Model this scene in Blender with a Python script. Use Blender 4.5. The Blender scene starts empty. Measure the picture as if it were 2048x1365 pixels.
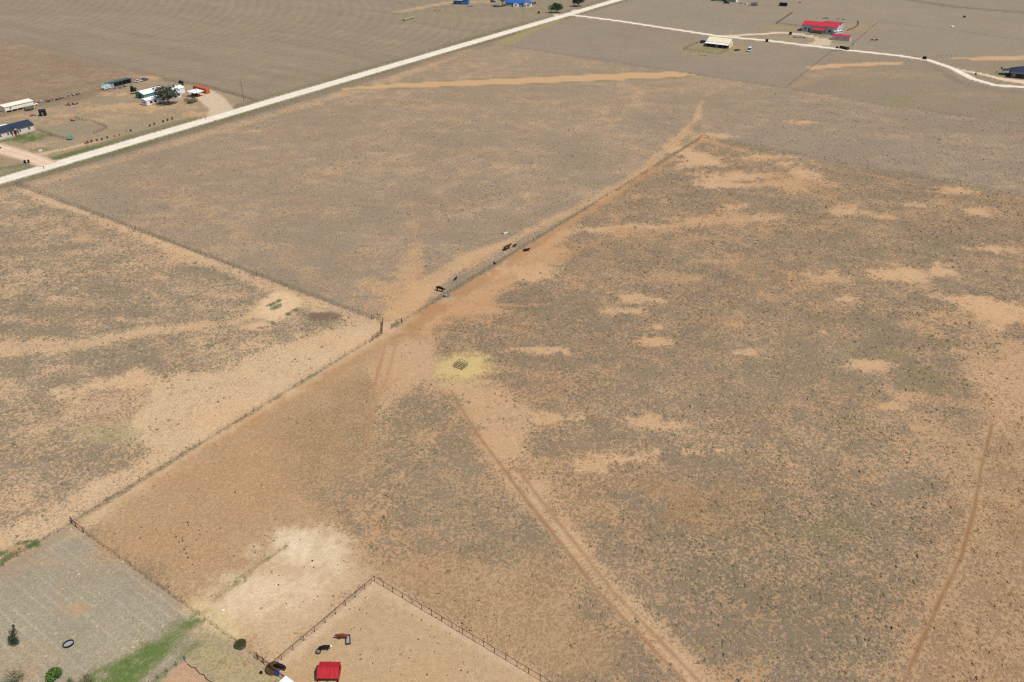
import bpy, bmesh, math, random
import numpy as np
from mathutils import Vector, Matrix, Euler

# ------------------------------------------------------------------ camera, sky, sun
scene = bpy.context.scene
COL = scene.collection
FPX, PITCH, CAMH = 1640.0, math.radians(31.5), 120.0
cam_data = bpy.data.cameras.new("camera")
cam_data.sensor_width = 36.0
cam_data.lens = FPX / 2048.0 * 36.0
cam_data.clip_start = 1.0
cam_data.clip_end = 20000.0
cam = bpy.data.objects.new("camera", cam_data)
cam.location = (0, 0, CAMH)
cam.rotation_euler = (math.pi / 2 - PITCH, 0, 0)
COL.objects.link(cam)
scene.camera = cam

SHADOW_AZ = math.radians(146.0)          # direction shadows fall on the ground
SUN_EL = math.radians(59.0)
world = bpy.data.worlds.new("World")
scene.world = world
world.use_nodes = True
wn = world.node_tree.nodes
sky = wn.new("ShaderNodeTexSky")
sky.sky_type = 'NISHITA'
sky.sun_disc = False
sky.sun_elevation = SUN_EL
# Nishita: rotation 0 puts the sun on +Y and turns clockwise seen from above
sx, sy = -math.cos(SHADOW_AZ), -math.sin(SHADOW_AZ)
sky.sun_rotation = math.atan2(sx, sy)
sky.air_density = 1.0
sky.dust_density = 1.5
bg = wn["Background"]
bg.inputs["Strength"].default_value = 0.085
world.node_tree.links.new(sky.outputs[0], bg.inputs["Color"])
sun_data = bpy.data.lights.new("sun", 'SUN')
sun_data.energy = 3.9
sun_data.angle = math.radians(0.53)
sun_data.color = (1.0, 0.955, 0.88)
sun = bpy.data.objects.new("sun", sun_data)
sun.location = (sx * 300, sy * 300, 400)
sun.rotation_euler = Vector((-sx * math.cos(SUN_EL), -sy * math.cos(SUN_EL), -math.sin(SUN_EL))).to_track_quat('-Z', 'Y').to_euler()
COL.objects.link(sun)
scene.view_settings.view_transform = 'Standard'
scene.view_settings.look = 'None'
scene.view_settings.exposure = 0.0
scene.view_settings.gamma = 1.0
scene.cycles.use_denoising = False
scene.cycles.max_bounces = 4
scene.cycles.filter_width = 1.3

# ------------------------------------------------------------------ surveying: a spot seen in the photograph -> a spot on the ground
CP, SP = math.cos(PITCH), math.sin(PITCH)
def at(x, y, z=0.0):
    u, v = x - 1024.0, y - 682.5
    t = (z - CAMH) / (-FPX * SP - v * CP)
    return Vector((u * t, (FPX * CP - v * SP) * t, z))
def scl(y):                                   # pixels per metre across the view
    return CP * (y - 682.5 + FPX * math.tan(PITCH)) / CAMH
def dscl(y):                                  # pixels per metre of ground going away
    return 1.0 / max(1e-6, (at(1024, y - .5).y - at(1024, y + .5).y))
ANG_A = math.radians(55.0)                    # the land is parcelled along these two directions
ANG_B = math.radians(-34.7)
rng = np.random.default_rng(7)
random.seed(11)

def lin(c):
    c = np.asarray(c, float) / 255.0
    return np.where(c <= .04045, c / 12.92, ((c + .055) / 1.055) ** 2.4)

_TAB = np.random.default_rng(3).random((8, 256, 256))
def vnoise(x, y, seed=0):
    t = _TAB[seed % 8]
    xi, yi = np.floor(x).astype(int), np.floor(y).astype(int)
    fx, fy = x - xi, y - yi
    fx, fy = fx * fx * (3 - 2 * fx), fy * fy * (3 - 2 * fy)
    a, b = t[xi & 255, yi & 255], t[(xi + 1) & 255, yi & 255]
    c, d = t[xi & 255, (yi + 1) & 255], t[(xi + 1) & 255, (yi + 1) & 255]
    return (a * (1 - fx) + b * fx) * (1 - fy) + (c * (1 - fx) + d * fx) * fy
def fbm(x, y, scale, seed=0, octv=4):
    s, a, tot = 0, 1.0, 0
    for k in range(octv):
        s = s + a * vnoise(x / scale * 2 ** k + 17.3 * k, y / scale * 2 ** k + 9.1 * k, seed + k)
        tot += a
        a *= .55
    return s / tot - .5                        # about -0.35 .. 0.35
def sstep(a, b, x):
    t = np.clip((x - a) / (b - a), 0, 1)
    return t * t * (3 - 2 * t)

# ------------------------------------------------------------------ ground sheet: finer near the middle of the ranch, coarse out to the horizon
rowsY = [at(1024, y).y for y in np.arange(1440, -55, -3.0)]
near = list(np.linspace(-400, rowsY[0] - 2, 26))
far = list(np.geomspace(rowsY[-1] * 1.012, 9000, 45))
RY = np.array(near + rowsY + far)
core = np.arange(-1120, 1121, 3.0)
side = np.geomspace(1130, 9000, 26)
CU = np.concatenate([-side[::-1], core, side])
def row_depth(Y):
    return np.maximum(np.asarray(Y) * CP + CAMH * SP, 70.0)
gx = (CU[None, :] / FPX) * row_depth(RY)[:, None]
gy = np.repeat(RY[:, None], len(CU), 1)
NR, NC = gx.shape
GX, GY = gx.ravel(), gy.ravel()
N = GX.size
W1 = fbm(GX, GY, 14.0, 1) * 2.2
W2 = fbm(GX, GY, 3.0, 2) * 2.2
W3 = fbm(GX, GY, 60.0, 4) * 2.2
WF = fbm(GX, GY, 1.2, 0, 2) * 2.2
WM = fbm(GX * .75 + GY * .2, GY * 1.1, 6.5, 6) * 2.2

soil = np.tile(lin((172, 146, 118)), (N, 1))
tuft = np.tile(lin((134, 122, 106)), (N, 1))
cover = np.full(N, .85)

def paint(m, col=None, cov=None, tcol=None):
    global cover
    idx = np.nonzero(m > .002)[0]
    if idx.size == 0:
        return
    w = m[idx]
    if col is not None:
        soil[idx] = soil[idx] * (1 - w[:, None]) + lin(col)[None] * w[:, None]
    if cov is not None:
        cover[idx] = cover[idx] * (1 - w) + cov * w
    if tcol is not None:
        tuft[idx] = tuft[idx] * (1 - w[:, None]) + lin(tcol)[None] * w[:, None]

def world_pts(pts):
    return np.array([at(*p)[:2] for p in pts])
def poly(pts, soft=.6, rag=0.0, st=1.0, wp=None):
    P = world_pts(pts) if wp is None else np.array(wp)
    pad = soft + abs(rag) * 2 + 1
    lo, hi = P.min(0) - pad, P.max(0) + pad
    m = np.zeros(N)
    sel = np.nonzero((GX > lo[0]) & (GX < hi[0]) & (GY > lo[1]) & (GY < hi[1]))[0]
    if sel.size == 0:
        return m
    x, y = GX[sel], GY[sel]
    ins = np.zeros(sel.size, bool)
    dmin = np.full(sel.size, 1e9)
    for i in range(len(P)):
        a, b = P[i], P[(i + 1) % len(P)]
        c = ((a[1] > y) != (b[1] > y)) & (x < (b[0] - a[0]) * (y - a[1]) / (b[1] - a[1] + 1e-12) + a[0])
        ins ^= c
        e = b - a
        t = np.clip(((x - a[0]) * e[0] + (y - a[1]) * e[1]) / (e @ e + 1e-9), 0, 1)
        dmin = np.minimum(dmin, np.hypot(x - a[0] - t * e[0], y - a[1] - t * e[1]))
    sd = np.where(ins, dmin, -dmin) + 1.5 * rag * (W1[sel] + .9 * WM[sel] + .8 * W2[sel])
    m[sel] = sstep(-soft, soft, sd) * st
    return m
def line(pts, hw, soft=.5, rag=0.0, st=1.0):
    P = world_pts(pts)
    H = np.broadcast_to(np.asarray(hw, float), (len(P),))
    pad = H.max() + soft + abs(rag) * 2 + 1
    m = np.zeros(N)
    lo, hi = P.min(0) - pad, P.max(0) + pad
    sel = np.nonzero((GX > lo[0]) & (GX < hi[0]) & (GY > lo[1]) & (GY < hi[1]))[0]
    if sel.size == 0:
        return m
    x, y = GX[sel], GY[sel]
    best = np.full(sel.size, 1e9)
    for i in range(len(P) - 1):
        a, e = P[i], P[i + 1] - P[i]
        t = np.clip(((x - a[0]) * e[0] + (y - a[1]) * e[1]) / (e @ e + 1e-9), 0, 1)
        d = np.hypot(x - a[0] - t * e[0], y - a[1] - t * e[1]) - (H[i] + (H[i + 1] - H[i]) * t)
        best = np.minimum(best, d)
    m[sel] = sstep(soft, -soft, best + 1.35 * rag * (W1[sel] * .7 + .8 * WM[sel] + .8 * W2[sel])) * st
    return m
def ell(cx, cy, rx, ry, rag=.35, st=1.0, inner=.55):
    c = at(cx, cy)
    a, b = rx / scl(cy), ry / dscl(cy)
    m = np.zeros(N)
    sel = np.nonzero((np.abs(GX - c.x) < a * 1.8) & (np.abs(GY - c.y) < b * 1.8))[0]
    x, y = (GX[sel] - c.x), (GY[sel] - c.y)
    r = np.hypot(x / a, y / b) + rag * (W1[sel] * .9 + WM[sel] * 1.2 + W2[sel] * 1.3 + WF[sel] * .9)
    m[sel] = sstep(1.2, inner * .6, r) * st
    return m

def broken(m, k=.25):
    return m * sstep(-.35, .25, WM * .7 + .7 * W2 + .5 * WF + k)
# --- parcels; the far fields' colours are lightened in place of distance haze
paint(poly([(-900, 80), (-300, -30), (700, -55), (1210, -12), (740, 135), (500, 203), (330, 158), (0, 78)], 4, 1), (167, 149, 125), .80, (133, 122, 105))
paint(poly([(-900, 90), (0, 80), (330, 158), (300, 168), (150, 205), (0, 235), (-900, 420)], 5, 2.5), (186, 154, 122), .72, (126, 108, 91))
paint(poly([(-900, 420), (0, 236), (150, 205), (300, 160), (400, 172), (505, 203), (0, 350), (-600, 560)], 1.5, .5), (196, 162, 126), .62, (138, 128, 106))
paint(poly([(-700, 575), (0, 372), (45, 372), (762, 645), (762, 668), (145, 1045), (-200, 1262), (-900, 1300)], .3), (210, 171, 132), .58, (120, 112, 96))
paint(poly([(50, 365), (995, 90), (1395, 151), (1570, 178), (2048, 252), (2500, 330), (2500, 470), (2048, 392), (1405, 275), (785, 657), (762, 645)], .3), (198, 162, 127), .66, (134, 122, 107))
paint(poly([(1405, 275), (2048, 392), (2700, 520), (2900, 1500), (-40, 1500), (540, 1335), (145, 1045), (765, 668)], .3), (196, 154, 114), .63, (119, 108, 91))
paint(poly([(1405, 275), (1570, 178), (2048, 252), (2500, 330), (2500, 470), (2048, 392)], 9, 4), (192, 158, 127), .68, (132, 121, 109))
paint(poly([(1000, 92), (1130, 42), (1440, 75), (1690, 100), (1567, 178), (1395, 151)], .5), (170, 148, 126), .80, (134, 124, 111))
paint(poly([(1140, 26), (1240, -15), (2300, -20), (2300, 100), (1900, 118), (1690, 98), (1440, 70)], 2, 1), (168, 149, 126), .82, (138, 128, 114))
paint(poly([(-300, 1330), (0, 1140), (145, 1048), (540, 1337), (590, 1400), (100, 1700), (-300, 1500)], .3), (172, 157, 136), .34, (152, 141, 120))
# broad drifts of thinner and thicker cover
big = fbm(GX, GY, 38.0, 5) * 2
mid = fbm(GX * .6 + GY * .35, GY, 11.0, 6) * 2
inlot = poly([(-300, 1330), (0, 1140), (145, 1048), (540, 1337), (590, 1400), (100, 1700), (-300, 1500)], .3)
S1 = fbm(GX * .62 + GY * .1, GY, 17.0, 2) * 2
S2 = fbm(GX * .7 - GY * .12, GY, 6.5, 0) * 2
S3 = fbm(GX * .8, GY * 1.1, 2.8, 3, 3) * 2
cover = np.clip(cover + (.14 * big + .27 * S1 + .22 * S2 + .24 * S3) * (1 - inlot), .12, 1)
soil *= (1 - .08 * (S1 + S2))[:, None]
soil *= (1 + .10 * big + .05 * W1)[:, None]
tuft *= (1 + .07 * W3 + .05 * W1)[:, None]
# furrows of the ploughed field beyond the road
fur = poly([(-900, 75), (-300, -30), (700, -55), (1210, -12), (740, 133), (500, 200), (330, 155), (0, 76)], 2)
pb = GX * math.cos(ANG_A) + GY * math.sin(ANG_A)
pa = GX * math.cos(ANG_B) + GY * math.sin(ANG_B)
fv = fbm(pb, pa * .06, 5.0, 3, 3) * 2
rows = .5 - np.abs((pb / 5.0 + .1 * W1) % 1.0 - .5) * 2
tuft *= (1 + (.13 * fv + .13 * rows) * fur)[:, None]
soil *= (1 + (.13 * fv + .13 * rows) * fur)[:, None]

TAN, ORG, PALE, BRN = (209, 168, 126), (199, 152, 108), (224, 192, 156), (170, 130, 93)
# --- big pasture: worn ground by the gate, the feeder and the tracks
paint(poly([(770, 672), (900, 595), (1060, 490), (1140, 455), (1130, 530), (1010, 580), (1010, 625), (900, 650), (880, 690), (800, 690)], 3, 2.2), (203, 156, 112), .12)
paint(poly([(690, 720), (775, 672), (880, 680), (890, 760), (1010, 765), (1090, 830), (1045, 890), (1070, 940), (1120, 1000), (1040, 1000), (960, 900), (900, 800), (840, 770), (790, 800), (765, 880), (735, 880), (740, 790)], 4.0, 1.3, .92), (207, 166, 126), .14)
paint(line([(1040, 940), (1075, 1000), (1120, 1060), (1190, 1140), (1270, 1225), (1350, 1310), (1410, 1375)], [4.5, 3.8, 3.2, 3.0, 3.0, 3.0, 3.0], 2.4, .8, .9), (209, 169, 129), .14)
paint(poly([(145, 1047), (765, 672), (730, 760), (640, 830), (600, 950), (690, 1060), (760, 1120), (748, 1160), (540, 1332)], 3.5, 1.8), (195, 156, 115), .32, (160, 130, 96))
paint(poly([(560, 850), (730, 760), (740, 880), (720, 950), (600, 960)], 7, 3), (188, 150, 110), .44, (146, 122, 92))
paint(poly([(640, 1050), (760, 1120), (900, 1110), (1100, 1190), (1250, 1365), (1090, 1365), (749, 1160)], 3, 2.5), (192, 154, 114), .36, (148, 122, 92))
paint(poly([(749, 1166), (1095, 1372), (1000, 1500), (400, 1500), (545, 1340)], .4), (199, 164, 124), .10, (150, 132, 98))
paint(line([(1085, 1364), (750, 1168), (545, 1340)], 1.2, 1.0, .5, .55), (222, 188, 156), .05)
paint(poly([(390, 1225), (470, 1165), (560, 1090), (640, 1062), (690, 1085), (745, 1158), (545, 1332), (470, 1275)], 4.0, 1.0, .8), (216, 182, 145), .10)
paint(ell(605, 1098, 105, 58, .30, .85, .25), (237, 211, 180), .04)
paint(ell(515, 1182, 120, 62, .28, .7, .2), (236, 208, 176), .05)
paint(broken(line([(415, 1212), (490, 1152), (530, 1120), (572, 1095)], [.5, .9, 1.0, .5], .9, .9, .7), .15), (150, 138, 92), .75, (118, 122, 72))
paint(ell(820, 1135, 70, 30, .4, .5), (199, 152, 112))
paint(ell(760, 1000, 60, 60, .4, .5), (204, 166, 124), .40)
paint(ell(880, 960, 150, 105, .7, .8, .2), None, .56, (126, 117, 97))
paint(ell(830, 850, 90, 60, .5, .7), None, .42, (118, 114, 86))
paint(ell(680, 930, 120, 80, .7, .6, .2), None, .46, (134, 120, 94))
paint(ell(1050, 1110, 90, 40, .4, .7), None, .52, (128, 118, 90))
paint(ell(1230, 950, 210, 85, .5, .65, .2), (204, 162, 120), .40, (140, 114, 88))
paint(ell(1120, 1180, 200, 90, .5, .6, .2), (192, 154, 114), .40, (142, 118, 90))
paint(ell(1330, 870, 150, 40, .5, .55, .2), (206, 164, 122), .38)
paint(ell(1395, 1010, 150, 62, .4, .85), (186, 145, 102), .48, (146, 116, 84))
paint(ell(1210, 1020, 110, 40, .4, .6), (200, 160, 116), .40)
paint(ell(1150, 1290, 130, 60, .4, .6), (186, 150, 110), .45, (150, 124, 90))
paint(ell(1000, 1180, 110, 60, .4, .6), (194, 158, 116), .35, (146, 122, 90))
paint(ell(1600, 1130, 330, 210, .3, .6), None, .60, (106, 101, 83))
paint(ell(1560, 780, 330, 170, .3, .5), None, .66, (124, 116, 98))
# right-hand side: the cattle path and its thin straw cover
paint(poly([(1985, 850), (2048, 690), (2400, 700), (2500, 1500), (1790, 1500), (1815, 1365), (1895, 1180), (1955, 1010)], 8, 3), (198, 157, 117), .52, (142, 115, 90))
cover = np.clip(cover + (.35 * S1 + .25 * S2) * (GX > 95) * (GY < 215) * (cover > .45), .1, 1)
paint(poly([(1935, 705), (1985, 722), (2060, 690), (2200, 720), (2200, 850), (2000, 850), (1960, 800)], 2.5, 2.0), (210, 166, 126), .34, (150, 124, 96))
paint(line([(1985, 830), (1962, 940), (1948, 1020), (1922, 1115), (1878, 1205), (1838, 1295), (1803, 1375)], [2.4, 2.4, 2.2, 2, 1.8, 1.8, 1.8], 2.2, 1.2, .65), (205, 163, 121), .34)
paint(line([(1984, 850), (1962, 940), (1948, 1020), (1922, 1115), (1878, 1205), (1838, 1295), (1803, 1375)], .42, .38, .12, .85), (150, 111, 76), .04)
# two-track leading south from the feeder
tr = [(903, 782), (930, 830), (960, 876), (1010, 942), (1052, 1000), (1085, 1042), (1130, 1098), (1200, 1188), (1300, 1292), (1375, 1370)]
paint(line(tr, [.34, .36, .38, .38, .5, .6, .4, .36, .36, .36], .38, .12, .8), (154, 114, 78), .04)
paint(line([(x + 26, y - 4) for x, y in tr[3:]], .34, .38, .12, .7), (160, 120, 84), .05)
paint(line([(770, 690), (752, 760), (740, 810), (736, 885)], .4, .35, .2, .7), (172, 128, 90), .05)
paint(line([(792, 690), (774, 755), (750, 808), (742, 850), (738, 900)], .35, .35, .2, .6), (176, 132, 94), .05)
paint(line([(882, 850), (850, 905), (790, 960), (742, 1012), (700, 1060)], [.3, .4, .5, .6, .6], .6, .4, .5), (203, 164, 124), .15)
paint(line([(788, 960), (786, 1020)], .25, .25, .1, .5), (160, 124, 92))
paint(ell(777, 990, 16, 10, .3, .6), (150, 118, 92))
# worn band just inside the long diagonal fence
paint(line([(768, 676), (690, 722), (600, 778), (400, 900), (170, 1040)], [2.6, 2.8, 2.4, 1.6, 1.0], 1.6, .7, .8), (184, 138, 92), .06)
paint(line([(790, 664), (900, 597), (1000, 535), (1090, 478), (1200, 408), (1310, 340), (1400, 284)], [3.4, 3.2, 2.0, 1.8, 1.4, 1.2, 1.0], 1.0, .5, .85), (187, 138, 94), .05)
paint(ell(780, 665, 45, 26, .3, .8), (181, 139, 96), .03)
paint(ell(895, 600, 26, 10, .3, .7), (196, 164, 132), .02)
paint(line([(890, 620), (885, 655)], .3, .3, .1, .5), (182, 138, 98))
paint(line([(895, 606), (1040, 612), (1180, 604)], [.9, .7, .4], .6, .4, .75), (202, 148, 100), .08)
paint(line([(905, 588), (1000, 560), (1090, 540), (1200, 480), (1300, 465)], [1.4, 1.0, .7, .6, .4], .8, .4, .55), (184, 138, 96), .1)
for e in [(1390, 320, 50, 24), (1350, 300, 30, 10), (1485, 355, 70, 12), (1612, 352, 42, 24), (1590, 372, 60, 9), (1450, 372, 60, 11), (1300, 455, 80, 9),
          (1440, 440, 115, 13), (1195, 460, 85, 7), (1465, 415, 30, 8), (1705, 425, 42, 12), (1755, 434, 34, 6), (1820, 411, 38, 5), (1960, 425, 34, 8),
          (1655, 556, 45, 15), (1820, 552, 66, 19), (1880, 542, 30, 14), (1618, 546, 12, 6), (1268, 596, 58, 12), (1060, 550, 62, 16), (1310, 655, 28, 6),
          (1300, 684, 32, 8), (1100, 702, 62, 8), (1190, 932, 46, 17), (1262, 918, 62, 9), (1900, 596, 46, 9), (1985, 612, 60, 20),
          (2000, 642, 40, 15), (1650, 663, 12, 7), (1980, 498, 40, 7), (1690, 598, 20, 6), (1600, 245, 30, 5), (1540, 315, 55, 6), (1580, 326, 40, 6),
          (1400, 905, 70, 12), (1500, 705, 30, 8), (1740, 730, 40, 9), (1790, 812, 34, 7), (1240, 620, 40, 8), (1900, 380, 60, 6), (1120, 840, 50, 12), (1320, 850, 70, 16)]:
    paint(ell(e[0], e[1], e[2] * 1.7, e[3] * 1.8, .6, .42, .2), (205, 162, 120), .42)
    paint(ell(*e, .60, .85), (213, 170, 128), .13)
for P_, H_ in (([(1120, 466), (1250, 456), (1350, 452), (1450, 444), (1545, 438)], [1.0, 2.6, 3.6, 3.8, 1.5]), ([(1390, 362), (1485, 354), (1552, 349)], [2.2, 3.4, 1.6]), ([(1420, 374), (1480, 372), (1600, 364)], [1.5, 3, 2.5]),
               ([(1595, 345), (1622, 350), (1640, 362)], [3.5, 5.5, 3]), ([(1865, 590), (1950, 606), (2060, 632)], [2.5, 4.5, 6]), ([(1640, 560), (1665, 556), (1700, 566)], [3, 4, 2]), ([(1760, 556), (1820, 552), (1890, 545)], [3, 5.5, 3.5]),
               ([(1365, 300), (1400, 318), (1435, 328)], [3, 5, 2.5]), ([(1670, 424), (1730, 428), (1790, 438)], [3, 3.6, 1.5])):
    paint(line(P_, H_, 2.6, 1.5, .8), (214, 172, 131), .13)
for e in [(1640, 560, 110, 14), (1830, 575, 120, 14), (1440, 455, 170, 26), (1700, 440, 120, 22), (1600, 370, 120, 26), (1340, 470, 200, 20)]:
    paint(ell(*e, .5, .5), (198, 154, 112), .34)
for e in [(1840, 748, 46, 16), (1860, 778, 60, 14), (1780, 712, 30, 9), (1900, 690, 30, 10), (1460, 615, 20, 8), (1700, 850, 60, 20), (1660, 1060, 70, 26)]:
    paint(ell(*e, .4, .55), None, .85, (118, 114, 72))
# hay spread round the feeder and by the water tank
paint(ell(923, 735, 64, 36, .24, .95, .6), (219, 187, 120), .15, (172, 152, 98))
paint(ell(945, 735, 26, 24, .5, .6, .3), (214, 184, 122), .14)
paint(ell(897, 742, 26, 18, .5, .5, .3), (210, 180, 124), .16)
paint(ell(900, 724, 28, 16, .5, .6, .3), (208, 182, 124), .2)
paint(ell(920, 735, 15, 9, .3, .6), (196, 156, 112), .1)
paint(line([(390, 1215), (430, 1240), (470, 1270)], [1.6, 2.2, 1.0], 1.6, .6, .85), (222, 192, 142), .08)
# --- field west of the diagonal fence
paint(line([(-60, 700), (60, 692), (150, 690), (210, 682), (300, 662), (400, 652), (480, 640), (545, 612)], [5, 5, 4, 2.5, 2, 2, 2, 4], 2.2, 1.4, .85), (214, 174, 134), .16)
paint(poly([(110, 780), (240, 755), (400, 740), (470, 735), (520, 690), (640, 668), (755, 650), (762, 666), (600, 765), (450, 855), (330, 905), (250, 890), (240, 850), (130, 830)], 3.5, 2.5), (219, 182, 141), .20)
paint(ell(210, 815, 120, 45, .6, .6, .3), (204, 162, 126), .42, (138, 114, 94))
paint(ell(240, 870, 90, 22, .4, .7), (196, 172, 132), .40, (150, 140, 104))
paint(line([(760, 655), (640, 728), (450, 842), (300, 935), (150, 1025), (0, 1098), (-100, 1160)], [5, 4, 4, 5, 6, 7, 7], 3.0, 1.6, .8), (221, 183, 143), .17)
paint(line([(55, 382), (200, 440), (330, 490), (480, 545), (600, 598), (740, 650)], [3.5, 3, 3, 3, 3, 4], 2.2, 1.2, .75), (219, 179, 139), .15)
for e in [(90, 440, 110, 14), (180, 480, 90, 10), (160, 505, 80, 8), (330, 520, 70, 14), (310, 555, 50, 10), (80, 560, 90, 10), (250, 450, 60, 9), (440, 590, 70, 9), (30, 640, 80, 9), (100, 735, 60, 8), (260, 640, 60, 6), (60, 1010, 120, 26)]:
    paint(ell(*e, .45, .65), (214, 172, 134), .25)
paint(ell(556, 612, 44, 34, .15, 1.0, .9), (228, 190, 150), .03)
paint(ell(520, 652, 34, 12, .2, .9, .7), (218, 178, 138), .06)
paint(ell(648, 634, 42, 16, .3, .95), (132, 106, 92), .40, (112, 96, 86))
paint(ell(640, 622, 22, 4, .3, .8), (214, 174, 134), .05)
for a, b, w in [((534, 613), (558, 602), .55), ((545, 618), (555, 611), .4), ((568, 633), (592, 621), .8), ((533, 642), (548, 648), .5), ((518, 656), (536, 655), .6)]:
    paint(broken(line([a, b], w * .8, .5, 1.0, .9)), (112, 116, 66), .8, (72, 90, 42))
# weeds along the diagonal fence
for pts in ([(762, 669), (600, 768), (400, 889), (250, 982), (148, 1043)],):
    paint(line(pts, [.3, .4, .4, .6, .4], .6, .35, .65), (174, 152, 114), .8, (118, 115, 88))
paint(line([(40, 372), (200, 431), (400, 506), (600, 581), (745, 636)], .6, .6, .3, .7), (150, 128, 102), .95, (112, 104, 84))
paint(line([(790, 652), (890, 590), (1100, 461), (1400, 277)], .7, .7, .3, .7), (160, 138, 104), .95, (116, 110, 86))
paint(line([(1410, 277), (1600, 310), (2048, 393)], .5, .8, .3, .6), (150, 126, 102), .95, (118, 108, 92))
# --- middle field
paint(poly([(770, 640), (745, 610), (690, 560), (770, 560), (830, 500), (860, 560), (940, 500), (1010, 485), (990, 510), (890, 575), (800, 640)], 3, 3), (206, 163, 119), .28)
paint(line([(800, 628), (850, 570), (930, 520), (1030, 478), (1120, 432), (1200, 395), (1290, 338), (1345, 288), (1392, 238), (1404, 203)], [5, 4, 3, 2.2, 2.0, 2.4, 2.4, 2.2, 2.0, 1.2], 1.6, .9, .8), (211, 168, 124), .14)
paint(line([(1060, 466), (1200, 392), (1300, 328), (1392, 246)], .35, .4, .15, .5), (184, 140, 98))
paint(line([(838, 560), (832, 500), (828, 430), (812, 365)], [.9, .6, .5, .4], .6, .4, .55), (193, 150, 110), .2)
paint(line([(748, 628), (640, 560), (560, 505), (440, 440), (340, 398), (275, 368)], [3, 3, 3, 2.5, 3, 2], 2.5, 1.8, .55), (206, 164, 122), .35)
paint(line([(70, 372), (300, 302), (600, 214), (760, 168), (940, 100)], [3, 3.5, 4, 5, 4], 2.2, 1.4, .6), (212, 172, 132), .24)
for e in [(290, 375, 40, 9), (450, 330, 90, 7), (600, 290, 120, 7), (700, 340, 130, 6), (640, 420, 100, 9), (900, 350, 110, 6), (980, 300, 140, 5), (1060, 257, 22, 5),
          (880, 215, 120, 5), (1050, 190, 90, 4), (1250, 215, 110, 5), (1120, 245, 60, 4), (560, 400, 80, 8), (820, 410, 90, 6), (1300, 180, 70, 4), (860, 128, 80, 4), (1000, 140, 90, 4)]:
    paint(ell(*e, .5, .50), (206, 165, 124), .40)
paint(ell(1430, 272, 66, 8, .35, .85), (212, 170, 126), .14)
paint(ell(1400, 278, 26, 6, .3, .7), (200, 152, 112), .08)
paint(line([(1408, 282), (1500, 304), (1700, 341), (1900, 384)], [1.6, 1.6, 1.2, .8], 1.2, .8, .75), (200, 152, 108), .15)
for e in [(1700, 250, 120, 4), (1880, 235, 110, 4), (1975, 317, 20, 4), (1850, 270, 90, 5), (1640, 200, 70, 5), (1720, 150, 120, 8), (1850, 150, 90, 10), (1950, 190, 90, 6)]:
    paint(ell(*e, .5, .55), (200, 158, 120), .40)
paint(ell(1800, 200, 44, 9, .4, .7), None, .9, (122, 126, 74))
paint(ell(2040, 215, 40, 8, .4, .6), None, .9, (122, 120, 84))
# bladed strip and its green edges
paint(line([(690, 178), (790, 172), (1000, 164), (1200, 155), (1350, 149), (1390, 150)], [4, 6.5, 8.8, 9.2, 8.6, 3], 1.0, .4, .7), (150, 140, 104), .8, (124, 120, 84))
paint(line([(690, 178), (790, 172), (1000, 164), (1200, 155), (1350, 149), (1385, 150)], [2.5, 5, 7, 7.4, 7, 2], .8, .35, .97), (211, 168, 122), .02)
paint(line([(1624, 136), (1680, 131), (1740, 129), (1800, 127)], [4, 5, 4.5, 2.5], .8, .4, .95), (211, 168, 125), .02)
paint(line([(1905, 116), (1950, 118), (2000, 117), (2150, 112)], [2, 5, 6, 6], .8, .4, .95), (211, 168, 125), .02)
paint(line([(1570, 178), (1600, 168), (1650, 146), (1720, 140)], [2, 5, 6, 4], 3, 1.5, .6), (200, 160, 122), .35)
# --- verges
for off, w, c, stg in ((-6.6, 1.6, (102, 118, 60), .85), (6.6, 1.5, (108, 122, 62), .8), (-9.5, 1.2, (128, 116, 88), .7), (9.8, 1.3, (124, 116, 92), .7)):
    n = Vector((math.cos(math.radians(55.6) + math.pi / 2), math.sin(math.radians(55.6) + math.pi / 2), 0))
    base = [at(-200, 421), at(0, 362), at(600, 186), at(1236, 0), at(1400, -46)]
    P = [b + n * off for b in base]
    d = Vector((P[2].x - P[1].x, P[2].y - P[1].y)).normalized()
    m = np.zeros(N)
    rel = (GX - P[1].x) * -d.y + (GY - P[1].y) * d.x
    along = (GX - P[1].x) * d.x + (GY - P[1].y) * d.y
    m = sstep(w + .9, w - .6, np.abs(rel + .6 * W2)) * stg * np.clip(.75 + 1.2 * fbm(along, rel * 0, 40, 2), .15, 1) * (along < 560) * (along > -120)
    paint(m, c, .75, tuple(int(v * .85) for v in c))
# homesteads north of the road
for e in [(260, 215, 120, 10), (150, 245, 70, 5), (250, 190, 50, 5), (120, 232, 40, 4), (400, 230, 60, 6), (300, 155, 40, 4)]:
    paint(ell(*e, .45, .8), (212, 168, 124), .16)
paint(line([(0, 238), (40, 232), (130, 246), (160, 238)], 1.5, 1.0, .6, .7), (206, 160, 118), .15)
paint(poly([(80, 262), (150, 240), (190, 246), (214, 256), (186, 267), (136, 279)], 2, 1, .8), (158, 146, 124), .7, (138, 130, 112))
paint(ell(62, 276, 34, 10, .35, .95), (96, 120, 56), .85, (70, 100, 40))
paint(line([(0, 284), (30, 277), (64, 266)], 1.4, .8, .4, .9), (92, 120, 52), .85, (66, 100, 40))
paint(ell(75, 290, 20, 5, .4, .7), (206, 160, 120), .1)
paint(ell(85, 300, 30, 5, .4, .7), (126, 126, 78), .6, (100, 112, 60))
paint(line([(108, 318), (140, 309), (190, 296)], 2.2, 1, .6, .9), (92, 118, 52), .8, (78, 104, 46))
paint(line([(0, 338), (40, 331), (72, 325)], 1.8, 1, .6, .8), (104, 116, 62), .8, (84, 104, 50))
paint(line([(330, 160), (400, 170), (460, 186), (510, 200)], 1.6, 1.0, .6, .7), (124, 104, 84), .9, (108, 94, 76))
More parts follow.
